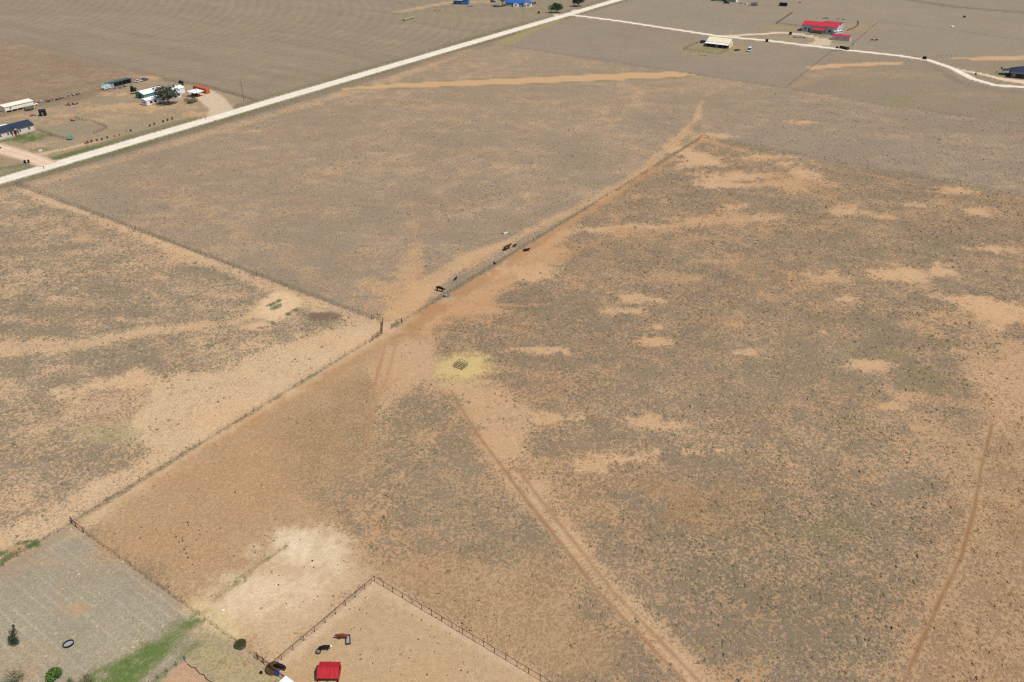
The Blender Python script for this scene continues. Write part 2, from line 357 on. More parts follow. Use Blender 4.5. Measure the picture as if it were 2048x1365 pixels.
paint(line([(0, 232), (60, 213), (120, 200), (170, 188), (210, 178)], 1.8, 1.2, .8, .6), (128, 110, 90), .8, (112, 100, 82))
paint(line([(0, 78), (120, 102), (330, 156)], 1.4, 1.4, .6, .6), (118, 98, 80))
# the far yards
paint(line([(815, 45), (900, 62), (985, 66)], 2, 1.5, .8, .6), (190, 150, 118), .3)
paint(line([(800, 24), (850, 14), (900, 5), (980, 3)], [5, 6, 6, 8], 3, 1.5, .8), (212, 172, 130), .15)
paint(ell(880, 32, 70, 7, .4, .6), (160, 148, 106), .7, (140, 134, 98))
paint(ell(990, 40, 50, 6, .4, .7), (164, 150, 118), .6, (150, 142, 106))
paint(ell(960, 22, 90, 4, .4, .6), (150, 128, 112), .6)
paint(ell(1075, 22, 55, 4, .4, .8), (150, 140, 96), .8, (132, 128, 88))
paint(line([(1005, 88), (1060, 62), (1120, 40)], [5, 5, 3], 2.5, 1.2, .75), (176, 160, 104), .6, (150, 140, 92))
paint(line([(1225, 50), (1140, 34), (1050, 62)], 2, 1.2, .6, .6), (150, 146, 98), .7)
paint(ell(1430, 97, 84, 19, .35, .75), (178, 160, 112), .60, (140, 132, 88))
paint(ell(1425, 98, 36, 5, .25, .7), (132, 138, 80), .8, (104, 118, 60))
paint(ell(1480, 100, 50, 10, .35, .5), (186, 160, 112), .5)
paint(ell(1575, 80, 50, 7, .3, .7), (184, 160, 106), .5, (150, 136, 90))
paint(ell(1560, 55, 40, 7, .35, .7), (176, 158, 104), .6, (146, 136, 84))
paint(ell(1640, 69, 34, 3, .3, .8), (96, 126, 62), .8, (76, 110, 50))
paint(ell(1712, 55, 40, 11, .4, .75), (192, 158, 112), .35)
paint(ell(1650, 90, 60, 7, .35, .7), (202, 172, 136), .2)
paint(ell(1530, 20, 70, 4, .4, .5), (184, 156, 120), .5)
paint(line([(1770, -8), (1900, 13), (2048, 26), (2300, 50)], 4.5, 2.5, 1.2, .7), (112, 100, 90), .9, (106, 97, 88))
paint(line([(1830, 5), (1770, 32), (1740, 45)], 2, 1.5, .8, .55), (170, 158, 108), .6)
paint(ell(2006, 150, 16, 7, .3, .9), (110, 132, 66), .7, (90, 120, 54))
paint(ell(1960, 145, 40, 9, .35, .6), (184, 152, 112), .4)
paint(line([(1890, 150), (1930, 172), (1990, 182), (2100, 188)], 2.2, 1.5, 1.0, .6), (132, 118, 104), .9, (126, 116, 106))
# --- mown lot at the lower left
strip = np.abs(((pb / 1.7 + .05 * W1) % 1.0) - .5)
stm = sstep(.16, .02, strip) * inlot * np.clip(-.15 + 1.3 * vnoise(np.floor(pb / 1.7) * 1.7, pa / 9.0, 2) + .3 * W2, 0, 1) * 1.0
paint(stm * .5, (200, 189, 168), 0)
lotn = fbm(GX, GY, 9.0, 7) * 2
soil *= (1 + .08 * lotn * inlot)[:, None]
paint(ell(150, 1215, 36, 15, .4, .55), (206, 164, 118))
paint(ell(118, 1184, 8, 5, .3, .6), (212, 160, 118))
paint(ell(60, 1310, 60, 24, .5, .35), (206, 172, 132))
paint(ell(40, 1350, 40, 14, .4, .5), (214, 168, 120))
paint(ell(110, 1125, 60, 12, .4, .55), (196, 160, 128), .3)
paint(line([(145, 1052), (80, 1096), (0, 1148)], 1.6, 1.2, .6, .6), (162, 140, 118), .45)
paint(ell(40, 1180, 40, 30, .5, .4), (160, 156, 128))
paint(broken(line([(390, 1243), (352, 1270), (300, 1308), (250, 1348), (215, 1380)], [1.6, 2.4, 3.4, 3.8, 4.0], 1.8, 1.5, .9), .62), (98, 124, 44), .9, (70, 108, 28))
paint(broken(line([(392, 1290), (350, 1330), (300, 1372)], [1.0, 1.4, 1.4], 1.4, 1.2, .8), .62), (118, 128, 64), .8, (84, 106, 42))
paint(poly([(395, 1250), (545, 1345), (575, 1372), (430, 1372), (380, 1325), (400, 1290)], 1.5, .8), (186, 163, 122), .30, (142, 132, 92))
paint(ell(400, 1262, 30, 14, .4, .6), (206, 178, 140))
paint(poly([(343, 1345), (372, 1324), (392, 1335), (430, 1370), (440, 1400), (300, 1400)], .6, .3), (198, 158, 124), .15)
paint(broken(line([(0, 1126), (40, 1100), (72, 1088)], .7, .5, .35, .9)), (96, 112, 54), .9, (74, 98, 40))
paint(broken(line([(2, 1108), (36, 1088), (66, 1084), (76, 1092)], .6, .5, .35, .9)), (92, 110, 52), .9, (70, 96, 38))
paint(ell(36, 1098, 26, 7, .3, .8), (190, 150, 112), .1)
# caliche under the roads (the road sheets lie on it)
def road_line(pts, hw, soft=.6):
    paint(line(pts, hw, soft, .25, .97), (226, 208, 186), .0)
ROADS = {
    'county': ([(-260, 438), (0, 362), (600, 186), (1236, 0), (1330, -27)], 4.4),
    'lane': ([(1130, 29), (1235, 42), (1440, 73), (1530, 81), (1680, 99), (1800, 112), (1858, 121), (1905, 137), (1945, 158), (1990, 171), (2070, 176)], 2.6),
}
road_line(*ROADS['county'])
road_line(*ROADS['lane'])
road_line([(1440, 72), (1500, 70), (1560, 66), (1590, 68), (1620, 72)], 2.4)
paint(line([(1618, 73), (1650, 80), (1640, 88), (1610, 92)], [2.4, 5, 6, 4], 1.0, .4, .95), (214, 190, 164), .0)
road_line([(1425, 78), (1440, 72)], 3.0)
road_line([(1910, 138), (1965, 149), (2010, 160), (2060, 166)], [1.8, 2.2, 3, 6])
paint(ell(1975, 161, 22, 4, .2, .85), (186, 156, 118), .6)
road_line([(1138, 31), (1160, 24), (1150, 20)], 3)
road_line([(1105, 28), (1120, 32)], 2)
paint(line([(-60, 280), (0, 298), (60, 315), (98, 330)], [5, 5, 4, 5], .8, .4, .95), (222, 186, 154), .0)
paint(line([(70, 312), (110, 302), (150, 294), (190, 285)], [2.5, 1.8, 1.5, 1], .8, .5, .85), (214, 182, 144), .05)
paint(line([(402, 184), (425, 200), (440, 214), (448, 226)], [6, 7, 6, 7], 1.2, .6, .92), (216, 192, 166), .0)

cover = np.clip(cover, 0, 1)
def tame(a, sat, gain):
    l = a @ np.array([.2126, .7152, .0722])
    return (l[:, None] * (1 - sat) + a * sat) * gain
veg = sstep(.25, .7, cover)[:, None]
soil[:] = soil * (1 - .38 * veg) + lin((172, 148, 122))[None] * .38 * veg      # litter between the clumps dulls the soil
soil[:] = tame(soil, .87, .79) * np.array([.99, 1.0, .93])
tuft[:] = tame(tuft, .93, 1.08) * np.array([1.03, .985, .935])

verts = np.zeros((N, 3), np.float32)
verts[:, 0], verts[:, 1] = GX, GY
ii = np.arange(N).reshape(NR, NC)
quads = np.stack([ii[:-1, :-1], ii[:-1, 1:], ii[1:, 1:], ii[1:, :-1]], -1).reshape(-1, 4)
def np_mesh(name, v, faces, k):
    me = bpy.data.meshes.new(name)
    me.vertices.add(len(v))
    me.vertices.foreach_set('co', np.ascontiguousarray(v, np.float32).ravel())
    nf = len(faces)
    me.loops.add(nf * k)
    me.loops.foreach_set('vertex_index', np.ascontiguousarray(faces, np.int32).ravel())
    me.polygons.add(nf)
    me.polygons.foreach_set('loop_start', np.arange(0, nf * k, k, dtype=np.int32))
    me.update(calc_edges=True)
    return me
def set_col(me, name, rgb):
    a = me.attributes.new(name, 'FLOAT_COLOR', 'POINT')
    c = np.ones((len(rgb), 4), np.float32)
    c[:, :3] = rgb
    a.data.foreach_set('color', c.ravel())
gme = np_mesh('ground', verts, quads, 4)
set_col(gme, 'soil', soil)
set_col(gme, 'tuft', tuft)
ca = gme.attributes.new('cover', 'FLOAT', 'POINT')
ca.data.foreach_set('value', cover.astype(np.float32))
ground = bpy.data.objects.new('ground', gme)
ground['kind'] = 'structure'
COL.objects.link(ground)

# ------------------------------------------------------------------ materials
def nodes_of(name):
    m = bpy.data.materials.new(name)
    m.use_nodes = True
    nt = m.node_tree
    return m, nt, nt.nodes, nt.links, nt.nodes["Principled BSDF"]
def math_node(nt, op, a, b=None, c=None):
    n = nt.nodes.new('ShaderNodeMath')
    n.operation = op
    for i, v in enumerate((a, b, c)):
        if v is None:
            continue
        if hasattr(v, 'is_linked') or hasattr(v, 'node'):
            nt.links.new(v, n.inputs[i])
        else:
            n.inputs[i].default_value = v
    return n.outputs[0]
def noise_node(nt, vec, scale, detail=2.0, rough=.5):
    n = nt.nodes.new('ShaderNodeTexNoise')
    n.inputs['Scale'].default_value = scale
    n.inputs['Detail'].default_value = detail
    n.inputs['Roughness'].default_value = rough
    nt.links.new(vec, n.inputs['Vector'])
    return n.outputs['Fac']
def attr_node(nt, name, out):
    n = nt.nodes.new('ShaderNodeAttribute')
    n.attribute_name = name
    return n.outputs[out]
def mix_col(nt, fac, a, b, mode='MIX'):
    n = nt.nodes.new('ShaderNodeMix')
    n.data_type = 'RGBA'
    n.blend_type = mode
    for sock, v in ((n.inputs[0], fac), (n.inputs[6], a), (n.inputs[7], b)):
        if hasattr(v, 'node'):
            nt.links.new(v, sock)
        else:
            sock.default_value = v
    return n.outputs[2]
def ramp(nt, fac, lo, hi, a=0.0, b=1.0):
    n = nt.nodes.new('ShaderNodeMapRange')
    n.interpolation_type = 'SMOOTHSTEP'
    n.inputs[1].default_value = lo
    n.inputs[2].default_value = hi
    n.inputs[3].default_value = a
    n.inputs[4].default_value = b
    nt.links.new(fac, n.inputs[0])
    return n.outputs[0]

def ground_material():
    m, nt, nd, lk, bs = nodes_of('pasture_soil')
    pos = nd.new('ShaderNodeNewGeometry').outputs['Position']
    so, tf, cv = attr_node(nt, 'soil', 'Color'), attr_node(nt, 'tuft', 'Color'), attr_node(nt, 'cover', 'Fac')
    n1 = noise_node(nt, pos, .13, 2, .6)
    n2 = noise_node(nt, pos, .7, 2, .65)
    n3 = noise_node(nt, pos, 2.6, 2, .85)
    n4 = noise_node(nt, pos, 8.0, 1, .6)
    vo = nd.new('ShaderNodeTexVoronoi')
    vo.inputs['Scale'].default_value = 1.75
    wob = nd.new('ShaderNodeVectorMath')
    wob.operation = 'ADD'
    nz = nd.new('ShaderNodeTexNoise')
    nz.inputs['Scale'].default_value = 1.3
    nz.inputs['Detail'].default_value = 1.0
    lk.new(pos, nz.inputs['Vector'])
    sh = nd.new('ShaderNodeVectorMath')
    sh.operation = 'MULTIPLY'
    sh.inputs[1].default_value = (.9, .9, 0)
    lk.new(nz.outputs['Color'], sh.inputs[0])
    lk.new(pos, wob.inputs[0])
    lk.new(sh.outputs[0], wob.inputs[1])
    lk.new(wob.outputs[0], vo.inputs['Vector'])
    vd = vo.outputs['Distance']
    v = math_node(nt, 'MULTIPLY_ADD', math_node(nt, 'SUBTRACT', n1, .5), 1.0, cv)
    v = math_node(nt, 'MULTIPLY_ADD', math_node(nt, 'SUBTRACT', .47, vd), 1.5, v)
    v = math_node(nt, 'MULTIPLY_ADD', math_node(nt, 'SUBTRACT', n2, .5), 1.5, v)
    v = math_node(nt, 'MULTIPLY_ADD', math_node(nt, 'SUBTRACT', n3, .5), 2.0, v)
    mask = ramp(nt, v, .22, .82)
    cvg = ramp(nt, cv, .0, .36)
    mask = math_node(nt, 'MULTIPLY', mask, cvg)
    # soil: fine mineral grain, paler and redder drifts
    g1 = math_node(nt, 'MULTIPLY_ADD', n4, .9, .55)
    g2 = math_node(nt, 'MULTIPLY', math_node(nt, 'MULTIPLY_ADD', n2, .5, .75), math_node(nt, 'MULTIPLY_ADD', n3, .9, .55))
    sc = mix_col(nt, 1.0, so, math_node(nt, 'MULTIPLY', g1, g2), 'MULTIPLY')
    red = ramp(nt, noise_node(nt, pos, .045, 1, .6), .46, .66)
    sc = mix_col(nt, math_node(nt, 'MULTIPLY', red, .35), sc, mix_col(nt, 1.0, sc, (1.05, .93, .82, 1), 'MULTIPLY'))
    # grass: bleached stems, grey mats, a little green
    t1 = math_node(nt, 'MULTIPLY_ADD', n4, 1.9, -.02)
    tc = mix_col(nt, 1.0, tf, t1, 'MULTIPLY')
    gr = ramp(nt, noise_node(nt, pos, .23, 2, .65), .54, .72)
    tc = mix_col(nt, math_node(nt, 'MULTIPLY', gr, .4), tc, mix_col(nt, 1.0, tc, (.84, .98, .80, 1), 'MULTIPLY'))
    vio = ramp(nt, noise_node(nt, pos, .09, 1, .6), .52, .70)
    tc = mix_col(nt, math_node(nt, 'MULTIPLY', vio, .25), tc, mix_col(nt, 1.0, tc, (1.04, .98, 1.08, 1), 'MULTIPLY'))
    out = mix_col(nt, math_node(nt, 'MULTIPLY', mask, .84), sc, tc)
    lk.new(out, bs.inputs['Base Color'])
    bs.inputs['Roughness'].default_value = .95
    bs.inputs['Specular IOR Level'].default_value = .12
    h = math_node(nt, 'MULTIPLY_ADD', mask, .16, math_node(nt, 'MULTIPLY', n4, .05))
    b = nd.new('ShaderNodeBump')
    b.inputs['Strength'].default_value = .55
    b.inputs['Distance'].default_value = 1.0
    lk.new(h, b.inputs['Height'])
    lk.new(b.outputs[0], bs.inputs['Normal'])
    return m
gme.materials.append(ground_material())

# ------------------------------------------------------------------ grass clumps, too many to count: one mesh
def grid_lookup(x, y, arr):
    r = np.interp(y, RY, np.arange(NR))
    c = np.interp(x / row_depth(y) * FPX, CU, np.arange(NC))
    r0, c0 = np.clip(r.astype(int), 0, NR - 2), np.clip(c.astype(int), 0, NC - 2)
    fr, fc = r - r0, c - c0
    A = arr.reshape(NR, NC, -1)
    fr, fc = fr[:, None], fc[:, None]
    return (A[r0, c0] * (1 - fr) * (1 - fc) + A[r0 + 1, c0] * fr * (1 - fc) + A[r0, c0 + 1] * (1 - fr) * fc + A[r0 + 1, c0 + 1] * fr * fc)
def grass_clumps():
    ys = np.linspace(80, 480, 700)
    dens = np.interp(ys, [80, 130, 220, 330, 480], [5.2, 5.0, 3.6, 1.8, 0])
    wid = 2 * 1.1 * 1024 / FPX * row_depth(ys)
    pdf = dens * wid
    tot = int((pdf.sum() * (ys[1] - ys[0])))
    cdf = np.cumsum(pdf); cdf /= cdf[-1]
    y = np.interp(rng.random(tot), cdf, ys)
    x = (rng.random(tot) - .5) * np.interp(y, ys, wid)
    cv = grid_lookup(x, y, cover)[:, 0]
    cl = fbm(x, y, 7.0, 3, 3) * 2.4 + fbm(x, y, 1.9, 5, 2) * 1.6
    pr = sstep(.08, .85, cv * (1 + .9 * cl)) * sstep(.02, .3, cv)
    keep = rng.random(tot) < pr
    x, y = x[keep], y[keep]
    tc = grid_lookup(x, y, tuft)
    n = len(x)
    r = np.clip(rng.lognormal(math.log(.115), .62, n), .04, .5) * np.interp(y, [80, 430], [1.0, 1.35])
    hgt = r * rng.uniform(.40, .95, n)
    K = 6
    ang = np.linspace(0, 2 * np.pi, K, endpoint=False)[None] + rng.random((n, 1)) * 6.28
    rad = r[:, None] * np.where(np.arange(K) % 2 == 0, 1.0, .55)[None] * rng.uniform(.65, 1.3, (n, K))
    v = np.zeros((n, K + 1, 3), np.float32)
    v[:, :K, 0] = x[:, None] + rad * np.cos(ang)
    v[:, :K, 1] = y[:, None] + rad * np.sin(ang)
    v[:, :K, 2] = np.where(np.arange(K) % 2 == 0, .5, -.02)[None] * hgt[:, None] * rng.uniform(.4, 1.1, (n, K))
    v[:, K, 0] = x + rng.normal(0, .25, n) * r
    v[:, K, 1] = y + rng.normal(0, .25, n) * r
    v[:, K, 2] = hgt
    b = (np.arange(n) * (K + 1))[:, None]
    f = np.stack([np.stack([b[:, 0] + k, b[:, 0] + (k + 1) % K, b[:, 0] + K], -1) for k in range(K)], 1).reshape(-1, 3)
    me = np_mesh('grass_clumps', v.reshape(-1, 3), f, 3)
    kind = rng.random(n)
    c = tc * rng.uniform(.80, 1.12, (n, 1))
    c[kind < .25] *= np.array([.92, .97, .84])
    c[kind > .62] *= np.array([1.26, 1.2, 1.1])
    set_col(me, 'col', np.repeat(c, K + 1, 0))
    m, nt, nd, lk, bs = nodes_of('dry_grass')
    lk.new(attr_node(nt, 'col', 'Color'), bs.inputs['Base Color'])
    bs.inputs['Roughness'].default_value = .9
    bs.inputs['Specular IOR Level'].default_value = .1
    me.materials.append(m)
    o = bpy.data.objects.new('grass_clumps', me)
    o['kind'] = 'stuff'
    o['label'] = 'dry grey green grass clumps dotted over the sandy pasture'
    o['category'] = 'grass'
    COL.objects.link(o)
    
grass_clumps()

# ------------------------------------------------------------------ building kit
MATS = {}
def mat(name, rgb, rough=.7, var=.12, scale=3.0, metal=0.0, spec=.3, bump=0.0):
    if name in MATS:
        return MATS[name]
    m, nt, nd, lk, bs = nodes_of(name)
    c = lin(rgb)
    tc = nd.new('ShaderNodeTexCoord').outputs['Object']
    f = noise_node(nt, tc, scale, 2, .6)
    k = math_node(nt, 'MULTIPLY_ADD', f, 2 * var, 1 - var)
    lk.new(mix_col(nt, 1.0, (c[0], c[1], c[2], 1), k, 'MULTIPLY'), bs.inputs['Base Color'])
    bs.inputs['Roughness'].default_value = rough
    bs.inputs['Metallic'].default_value = metal
    bs.inputs['Specular IOR Level'].default_value = spec
    if bump:
        b = nd.new('ShaderNodeBump')
        b.inputs['Strength'].default_value = bump
        b.inputs['Distance'].default_value = .1
        lk.new(f, b.inputs['Height'])
        lk.new(b.outputs[0], bs.inputs['Normal'])
    MATS[name] = m
    return m
def attr_mat(name, rough=.85):
    if name in MATS:
        return MATS[name]
    m, nt, nd, lk, bs = nodes_of(name)
    tc = nd.new('ShaderNodeTexCoord').outputs['Object']
    k = math_node(nt, 'MULTIPLY_ADD', noise_node(nt, tc, 7.0, 2, .6), .5, .75)
    lk.new(mix_col(nt, 1.0, attr_node(nt, 'col', 'Color'), k, 'MULTIPLY'), bs.inputs['Base Color'])
    bs.inputs['Roughness'].default_value = rough
    bs.inputs['Specular IOR Level'].default_value = .2
    MATS[name] = m
    return m
def metal_roof(name, rgb, rough=.45, streak=.18, dust=None):
    if name in MATS:
        return MATS[name]
    m, nt, nd, lk, bs = nodes_of(name)
    c = lin(rgb)
    tc = nd.new('ShaderNodeTexCoord').outputs['Object']
    mp = nd.new('ShaderNodeMapping')
    mp.inputs['Scale'].default_value = (2.2, .35, .35)
    lk.new(tc, mp.inputs['Vector'])
    f = noise_node(nt, mp.outputs[0], 1.6, 3, .65)
    k = math_node(nt, 'MULTIPLY_ADD', f, 2 * streak, 1 - streak)
    out = mix_col(nt, 1.0, (c[0], c[1], c[2], 1), k, 'MULTIPLY')
    dc = lin(dust) if dust else c * .75 + .10
    d = ramp(nt, noise_node(nt, tc, 1.3, 4, .7), .50, .78, 0.0, .5)
    out = mix_col(nt, d, out, (dc[0], dc[1], dc[2], 1))
    lk.new(out, bs.inputs['Base Color'])
    bs.inputs['Roughness'].default_value = rough
    bs.inputs['Specular IOR Level'].default_value = .35
    MATS[name] = m
    return m
GLASS = mat('window_glass', (38, 46, 58), .12, .15, 2, spec=.6)
WHITE = mat('white_paint', (222, 222, 218), .6, .06)
BLACK = mat('black_paint', (26, 26, 29), .5, .2)
RUBBER = mat('tyre_rubber', (30, 30, 30), .9, .2)
PIPE = mat('rusty_pipe', (78, 52, 42), .75, .3, 8)
WOOD = mat('weathered_wood', (118, 98, 78), .9, .3, 4)
WIRE = mat('fence_wire', (105, 96, 88), .5, .2)
STEELP = mat('steel_t_post', (84, 72, 60), .7, .3, 6)
GALV = mat('galvanised_steel', (150, 154, 156), .42, .15, 5, metal=.6)
DKSTEEL = mat('dark_steel', (60, 58, 58), .55, .2, 5)

class MB:
    def __init__(s):
        s.v, s.f = [], []
    def add(s, vs, fs):
        b = len(s.v)
        s.v += [tuple(p) for p in vs]
        s.f += [tuple(b + i for i in f) for f in fs]
        return s
    def box(s, x0, x1, y0, y1, z0, z1):
        return s.add([(x0, y0, z0), (x1, y0, z0), (x1, y1, z0), (x0, y1, z0), (x0, y0, z1), (x1, y0, z1), (x1, y1, z1), (x0, y1, z1)],
                     [(0, 3, 2, 1), (4, 5, 6, 7), (0, 1, 5, 4), (1, 2, 6, 5), (2, 3, 7, 6), (3, 0, 4, 7)])
    def tube(s, a, b, r0, r1=None, n=6, caps=True):
        a, b = Vector(a), Vector(b)
        r1 = r0 if r1 is None else r1
        d = (b - a)
        q = d.to_track_quat('Z', 'Y')
        vs = []
        for p, r in ((a, r0), (b, r1)):
            for k in range(n):
                t = 2 * math.pi * k / n
                vs.append(p + q @ Vector((r * math.cos(t), r * math.sin(t), 0)))
        fs = [(k, (k + 1) % n, n + (k + 1) % n, n + k) for k in range(n)]
        if caps:
            fs += [tuple(reversed(range(n))), tuple(range(n, 2 * n))]
        return s.add(vs, fs)
    def prism(s, prof, y0, y1):          # profile in x,z extruded along y
        n = len(prof)
        vs = [(x, y0, z) for x, z in prof] + [(x, y1, z) for x, z in prof]
        fs = [tuple(range(n)), tuple(reversed(range(n, 2 * n)))]
        fs += [(k, n + k, n + (k + 1) % n, (k + 1) % n) for k in range(n)]
        return s.add(vs, fs)
    def slab(s, q, t):                   # a quad given thickness t downwards
        q = [Vector(p) for p in q]
        d = [p - Vector((0, 0, t)) for p in q]
        return s.add(q + d, [(0, 1, 2, 3), (7, 6, 5, 4), (0, 4, 5, 1), (1, 5, 6, 2), (2, 6, 7, 3), (3, 7, 4, 0)])
    def lathe(s, prof, n=20, sx=1.0, sy=1.0):
        vs = []
        for r, z in prof:
            for k in range(n):
                t = 2 * math.pi * k / n
                vs.append((r * math.cos(t) * sx, r * math.sin(t) * sy, z))
        fs = []
        for i in range(len(prof) - 1):
            for k in range(n):
                fs.append((i * n + k, i * n + (k + 1) % n, (i + 1) * n + (k + 1) % n, (i + 1) * n + k))
        return s.add(vs, fs)
    def disc(s, r, z, n=20, sx=1.0, sy=1.0):
        return s.add([(r * math.cos(2 * math.pi * k / n) * sx, r * math.sin(2 * math.pi * k / n) * sy, z) for k in range(n)], [tuple(range(n))])
    def mesh(s, name):
        me = bpy.data.meshes.new(name)
        me.from_pydata(s.v, [], s.f)
        bm = bmesh.new()
        bm.from_mesh(me)
        bmesh.ops.recalc_face_normals(bm, faces=bm.faces)
        bm.to_mesh(me)
        bm.free()
        return me
    def build(s, name, m, parent=None, smooth=False, label=None):
        me = s.mesh(name)
        me.materials.append(m)
        if hasattr(s, 'wear'):
            wa = me.attributes.new('wear', 'FLOAT', 'POINT')
            wa.data.foreach_set('value', np.asarray(s.wear, np.float32))
        if smooth:
            me.shade_smooth()
        o = bpy.data.objects.new(name, me)
        COL.objects.link(o)
        o.parent = parent
        if label:
            o['label'] = label
        return o
def tag(o, label, cat, group=None):
    o['label'], o['category'] = label, cat
    if group:
        o['group'] = group
    return o
def thing(name, label, cat, loc, rz=0.0, group=None):
    o = bpy.data.objects.new(name, None)
    o.empty_display_size = .5
    COL.objects.link(o)
    o.location = (loc[0], loc[1], loc[2] if len(loc) > 2 else 0)
    o.rotation_euler = (0, 0, rz)
    return tag(o, label, cat, group)
def dup(root, loc, rz, label=None, scale=None):
    r = root.copy()
    COL.objects.link(r)
    r.location, r.rotation_euler = (loc[0], loc[1], loc[2] if len(loc) > 2 else 0), (0, 0, rz)
    if label:
        r['label'] = label
    if scale:
        r.scale = (scale,) * 3
    for ch in list(root.children):
        c = ch.copy()
        COL.objects.link(c)
        c.parent = r
        for g in ch.children:
            d = g.copy()
            COL.objects.link(d)
            d.parent = c
    return r
def heading(a, b):
    A, B = at(*a), at(*b)
    return math.atan2(B.y - A.y, B.x - A.x)
def child_copy(src_mesh, name, parent, loc, rz=0.0, scale=(1, 1, 1), rot=None):
    o = bpy.data.objects.new(name, src_mesh)
    COL.objects.link(o)
    o.parent = parent
    o.location = loc
    o.rotation_euler = rot or (0, 0, rz)
    o.scale = scale
    return o

# ------------------------------------------------------------------ fences
def post_mesh(name, r, h, m, n=6):
    me = MB().tube((0, 0, -.1), (0, 0, h), r, r * .9, n).mesh(name)
    me.materials.append(m)
    return me
M_TPOST = post_mesh('post', .035, 1.35, STEELP, 5)
M_WPOST = post_mesh('post', .075, 1.4, WOOD, 7)
M_PPOST = post_mesh('post', .06, 1.5, PIPE, 8)
M_FPOST = post_mesh('post', .09, 1.4, WOOD, 5)
def resample(pts, step):
    out, carry = [pts[0].copy()], 0.0
    tot = sum((pts[i + 1] - pts[i]).length for i in range(len(pts) - 1))
    n = max(1, round(tot / step))
    st = tot / n
    need = st
    for i in range(len(pts) - 1):
        a, b = pts[i], pts[i + 1]
        L = (b - a).length
        pos = 0.0
        while need <= L - pos + 1e-6:
            pos += need
            out.append(a.lerp(b, pos / L))
            need = st
        need -= (L - pos)
    return out
def fence(name, label, px, step, post=None, wires=(.4, .75, 1.05, 1.28), wr=.012, wood_every=0, lean=.04, wm=None, cat='fence', world_pts=None):
    pts = world_pts or [at(*p) for p in px]
    P = resample(pts, step)
    root = thing(name, label, cat, P[0])
    o = P[0]
    rnd = random.Random(len(P) * 7 + int(o.x))
    for i, p in enumerate(P):
        me = post or M_TPOST
        if wood_every and i % wood_every == 0:
            me = M_WPOST
        child_copy(me, 'post', root, p - o, rot=(rnd.gauss(0, lean), rnd.gauss(0, lean), rnd.random() * 6), scale=(1, 1, rnd.uniform(.93, 1.07)))
    for h in wires:
        mb = MB()
        for i in range(len(P) - 1):
            a, b = P[i] - o, P[i + 1] - o
            mid = (a + b) / 2 + Vector((0, 0, h - .03))
            mb.tube(a + Vector((0, 0, h)), mid, wr, n=3, caps=False).tube(mid, b + Vector((0, 0, h)), wr, n=3, caps=False)
        mb.build('wire', wm or WIRE, root)
    return root
def pipe_fence(name, label, px, step, rails=(1.42,), cables=(.3, .58, .86, 1.14), post=M_PPOST, rail_r=.05, world_pts=None):
    pts = world_pts or [at(*p) for p in px]
    P = resample(pts, step)
    root = thing(name, label, 'fence', P[0])
    o = P[0]
    for p in P:
        child_copy(post, 'post', root, p - o)
    for h in rails:
        mb = MB()
        for i in range(len(P) - 1):
            mb.tube(P[i] - o + Vector((0, 0, h)), P[i + 1] - o + Vector((0, 0, h)), rail_r, n=6)
        mb.build('rail', PIPE, root)
    for h in cables:
        mb = MB()
        for i in range(len(P) - 1):
            mb.tube(P[i] - o + Vector((0, 0, h)), P[i + 1] - o + Vector((0, 0, h)), .008, n=3, caps=False)
        mb.build('cable', WIRE, root)
    return root
def brace(name, label, px, h=1.5, r=.07, n=2):
    P = [at(*p) for p in px]
    root = thing(name, label, 'fence brace', P[0])
    o = P[0]
    for p in P:
        MB().tube(p - o - Vector((0, 0, .1)), p - o + Vector((0, 0, h + .12)), r, n=7).build('post', PIPE, root)
    for i in range(len(P) - 1):
        a, b = P[i] - o, P[i + 1] - o
        MB().tube(a + Vector((0, 0, h * .9)), b + Vector((0, 0, h * .9)), r * .75, n=6).build('rail', PIPE, root)
        MB().tube(a + Vector((0, 0, .15)), b + Vector((0, 0, h * .8)), r * .45, n=5).build('diagonal', PIPE, root)
    return root

# ------------------------------------------------------------------ roads laid on the ground
def strip_mesh(px, hw, z, step=3.0, wob=.25, seed=1):
    P = resample([at(*p) for p in px], step)
    vs, fs = [], []
    H = hw if callable(hw) else (lambda t: hw)
    r = np.random.default_rng(seed)
    acc = [r.normal(0, wob, len(P)), r.normal(0, wob, len(P))]
    acc = [np.convolve(a, np.ones(4) / 2.0, 'same') for a in acc]
    for i, p in enumerate(P):
        a, b = P[max(0, i - 1)], P[min(len(P) - 1, i + 1)]
        d = (b - a).normalized()
        n = Vector((-d.y, d.x, 0))
        w = H(i / (len(P) - 1))
        for k, f in enumerate((1.0, .8, .55, .3, 0, -.3, -.55, -.8, -1.0)):
            e = f * w + (acc[0][i] if k == 0 else acc[1][i] if k == 8 else 0)
            vs.append(p + n * e + Vector((0, 0, z + (.03 if k == 4 else .015 if k in (3, 5) else 0))))
    for i in range(len(P) - 1):
        for k in range(8):
            fs.append((i * 9 + k, i * 9 + k + 1, i * 9 + 10 + k, i * 9 + 9 + k))
    mb = MB()
    mb.v, mb.f = [tuple(v) for v in vs], fs
    mb.wear = np.tile([.72, .86, 1.04, 1.0, .93, 1.0, 1.04, .86, .72], len(P))
    return mb
